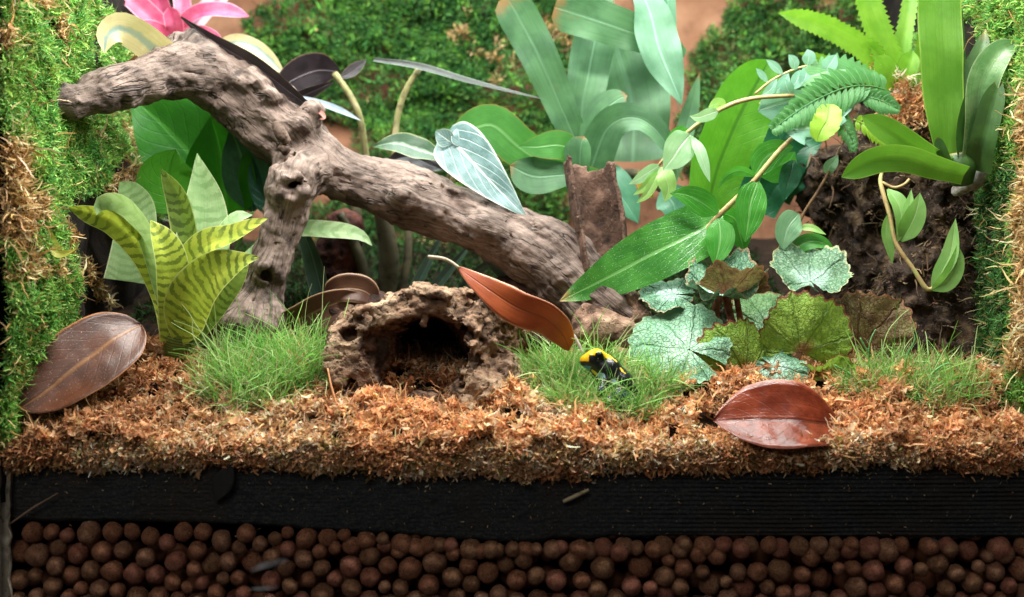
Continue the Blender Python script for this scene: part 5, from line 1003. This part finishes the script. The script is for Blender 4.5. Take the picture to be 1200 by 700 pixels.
# ------------------------------------------------------------------ grass tufts
m_grass = strand_mat('grass_blades', .5, .35)
GRA = [C('84b854'), C('98c668'), C('6ea844'), C('b0d084'), C('78ae58'), C('b8c48a')]
def tuft(label, spots, n, hpx, seed, lean=(0, -.25, 1)):
    r = np.random.default_rng(seed); parts = []
    k = r.choice(len(spots), n, p=np.array([s[4] for s in spots]) / sum(s[4] for s in spots)); s = np.array([q[:4] for q in spots], float)[k]
    a = r.uniform(0, 6.283, n); q = np.sqrt(r.uniform(0, 1, n)); px = s[:, 0] + s[:, 1] * q * np.cos(a); Y = s[:, 2] + s[:, 3] * q * np.sin(a); x = (px - 600) * PX * (D + Y) / D
    c = np.stack([x, Y, ground_z(x, Y) + .006], 1); L = hpx * PX * r.uniform(.45, 1.25, n) * 1.1
    L = np.where((Y < .05) & (abs(px - 718) < 45), L * .8, L)
    d = nrm(np.array(lean) + r.normal(size=(n, 3)) * .5 + 0.5 * np.stack([np.cos(a) * q, np.sin(a) * q * .5, 0 * a], 1)); sh = pick(GRA, n)
    parts.append(strands(c, d, L, r.uniform(.0005, .0010, n), .24, 7, sh * .75, up=-.02, tipcol=sh * 1.1))
    m = n // 3; parts.append(strands(c[:m] + r.normal(size=(m, 3)) * .001, r.normal(size=(m, 3)) + [0, -.5, .5], L[:m] * .8, .0008, .3, 5, pick(TAN[:4] + [C('8a9a4a')], m)))
    m = n // 28; parts.append(strands(c[:m], nrm(np.array(lean) + r.normal(size=(m, 3)) * .5), L[:m] * 1.9, .0011, .16, 9, pick(GRA, m), up=-.05))
    stuff('grass', parts, m_grass, label)
tuft('fine green grass tuft in front of the driftwood leg on the left', [(318, 60, .072, .022, 4), (275, 26, .06, .014, .8), (350, 36, .075, .02, 1.5), (290, 50, .045, .012, 1)], 2500, 58, 401)
tuft('fine green grass tuft around the frog in the middle', [(675, 54, .066, .014, 2.2), (708, 60, .036, .007, 2.6), (650, 34, .075, .012, 1), (765, 26, .056, .008, .9), (730, 30, .066, .006, .8)], 2600, 48, 402)
tuft('low mixed grass tuft on the moss below the right wall', [(1060, 66, .062, .018, 3), (1110, 40, .055, .018, 1.5), (1020, 30, .06, .012, .8)], 2000, 40, 403, (0, -.3, .8))
def sprout(px, py, Y, pts, m):
    return [P(px + a, py + b, Y + c) for a, b, c in pts]
b = thing('grass_sprout', P(1070, 440, .05), 'few long thin wiry green sprouts rising from the right grass tuft', 'sprout')
m_spr = leaf_mat('wiry_sprout', C('5fa05a'), C('76b46a'), .5, .2)
for pp in [[(1020,445,.06),(1018,420,.058),(1020,400,.056),(1026,386,.056)], [(1020,418,.058),(1012,404,.057),(1008,396,.057)], [(1058,440,.06),(1064,415,.056),(1072,398,.054),(1068,384,.055)], [(1078,460,.05),(1092,438,.046),(1112,426,.044),(1126,436,.044)], [(1010,450,.06),(992,436,.056),(978,428,.055)], [(1112,470,.045),(1116,455,.042),(1130,450,.041),(1142,456,.041)]]: stem('blade', pp, (1.3, 1.2, 1.0, .5)[:len(pp)], m_spr, b, 6)

# ------------------------------------------------------------------ frog
def frog():
    Y0 = .045; s = mpp(Y0)
    def Q(px, py, dy): p = P(718 + (px - 718) * 1.12, 490 + (py - 492) * 1.10, Y0); p[1] += dy * s; return p
    F = Field(Q(668, 504, -36), Q(776, 396, 36), 0.00042); F.F[:] = .02
    ch = lambda pts, k=.0022: F.chain([np.r_[Q(*q[:3]), q[3] * s] for q in pts], k, margin=.008)
    ch([(690,431,0,7),(700,431,0,13),(712,441,0,16),(724,457,0,18),(736,471,0,15),(745,480,0,9)], .003)
    F.seg(Q(692,433,0), 6*s, Q(688,432,0), 4*s, .002)
    for sd in (-1, 1):
        ch([(703,424,11*sd,5.2),(705,425,10*sd,5)]);                                              # brow over the eye
        ch([(712,450,12*sd,6),(704,462,19*sd,4.6),(697,470,17*sd,3.6)]); ch([(697,470,17*sd,3.6),(692,480,19*sd,2.8)], .001)
        for dx, dz in ((-9,-4),(-9,0),(-8,4),(-4,7)): ch([(692,480,19*sd,2),(692+dx,483,19*sd+dz,1.4),(692+dx*1.3,484,19*sd+dz*1.4,1.9)], .0006)
        ch([(738,474,10*sd,8.5),(722,468,21*sd,7.5),(712,473,24*sd,5.5)]); ch([(712,473,24*sd,5.5),(726,485,25*sd,4.4),(738,490,23*sd,3.2)], .0012); ch([(738,490,23*sd,3.2),(722,493,26*sd,2.6)], .001)
        for dx, dz in ((-11,-4),(-13,1),(-11,5),(-6,8)): ch([(722,493,26*sd,2),(722+dx,495,26*sd+dz,1.4),(722+dx*1.25,496,26*sd+dz*1.3,1.9)], .0006)
    v, f = F.net(); v = smooth_v(v, f, 2); n = vnormals(v, f)
    # colours laid on the skin: yellow crown and back stripes, grey blue flank line and limbs, black elsewhere
    px = 718 + (600 + v[:, 0] / s - 718) / 1.12; py = 492 + (350 - (v[:, 2] - CZ) / s - 490) / 1.10; dy = (v[:, 1] - Y0) / s
    def line(pts):
        d = np.full(len(v), 1e9); q = np.stack([px, py, np.abs(dy)], 1)
        for a, b in zip(pts[:-1], pts[1:]):
            a, b = np.array(a, float), np.array(b, float); t = np.clip(((q - a) @ (b - a)) / ((b - a) @ (b - a)), 0, 1); d = np.minimum(d, np.linalg.norm(q - a - t[:, None] * (b - a), axis=1))
        return d
    wob = fbm(v * 500, 2, 501) * 1.2
    col = np.tile(np.array(C('0a0c10')), (len(v), 1))
    def paint(m, c): col[m] = C(c)
    paint(line([(704,446,14),(714,450,15),(722,456,17),(728,466,16),(729,478,14)]) + wob < 3.4, '8fa8b8')
    limb = (np.abs(dy) > 17.5) & (py > 455); paint(limb, '1c2c48'); paint(limb & (fbm(v * 700, 2, 503) > .1), '0c0e14'); paint((px < 694) & (py > 436) & (py < 470), '4f86b8')
    paint(line([(712,425,6),(722,436,8.5),(731,450,11),(738,462,10)]) + wob < 2.6, 'd9b23c')
    paint((py < 423 + 0.22 * (px - 690) + wob) & (px < 716) & (np.abs(dy) < 14), 'e8b417')
    paint((px < 692.5) & (py < 431), 'e0a915')
    paint(line([(696,442,9),(700,444,10)]) < 2.2, 'd8bf3a')
    k = M('frog_skin', .28, .6); k.base(k.attr('Col').outputs['Color']); k.bump(k.noise(k.obj(), 1400, 3), .35, .0004)
    o = put('frog', mesh('frog', v, f, col=col), k.m, None, Q(722, 492, 0)); tag(o, 'small black poison frog with yellow crown and blue grey stripes sitting in the grass', 'frog')
    import bmesh
    for sd in (-1, 1):
        bm = bmesh.new(); bmesh.ops.create_uvsphere(bm, u_segments=20, v_segments=14, radius=3.6 * s); me = bpy.data.meshes.new('eye'); bm.to_mesh(me); bm.free()
        me.polygons.foreach_set('use_smooth', [True] * len(me.polygons)); e = bpy.data.objects.new('eye', me); COL.objects.link(e); me.materials.append(m_eye); e.parent = o; e.location = Vector([float(x) for x in Q(702.5, 429, 12.2 * sd)]) - o.location
m_eye = plain('frog_eye', C('050507'), .06, .8)
frog()

# ------------------------------------------------------------------ pale smear painted on the glass in place of a reflection
k = M('painted_reflection', .6, .3); k.base(C('b9bcc0')); tr = k.n('ShaderNodeBsdfTransparent'); mx = k.n('ShaderNodeMixShader'); uv = k.n('ShaderNodeUVMap').outputs[0]; sp = k.n('ShaderNodeSeparateXYZ'); k.link(uv, sp.inputs[0])
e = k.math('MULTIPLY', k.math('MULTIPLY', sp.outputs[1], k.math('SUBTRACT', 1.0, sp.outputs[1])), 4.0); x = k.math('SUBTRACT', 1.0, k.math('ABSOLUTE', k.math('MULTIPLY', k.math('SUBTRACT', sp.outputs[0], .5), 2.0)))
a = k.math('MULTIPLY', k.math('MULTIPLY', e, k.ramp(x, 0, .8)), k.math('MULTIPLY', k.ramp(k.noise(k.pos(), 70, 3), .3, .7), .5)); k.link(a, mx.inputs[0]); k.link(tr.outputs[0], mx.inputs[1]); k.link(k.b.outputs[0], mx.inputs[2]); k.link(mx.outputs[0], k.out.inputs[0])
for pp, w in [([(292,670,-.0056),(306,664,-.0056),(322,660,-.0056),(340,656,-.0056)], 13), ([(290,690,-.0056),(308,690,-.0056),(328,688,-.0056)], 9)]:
    v, f, uv = leaf_vf(pp, w, prof='strap', fold=0, rumple=0); v[:, 1] = -.0056; put('reflection_smear', mesh('reflection_smear', v, f, uv), k.m, tank)
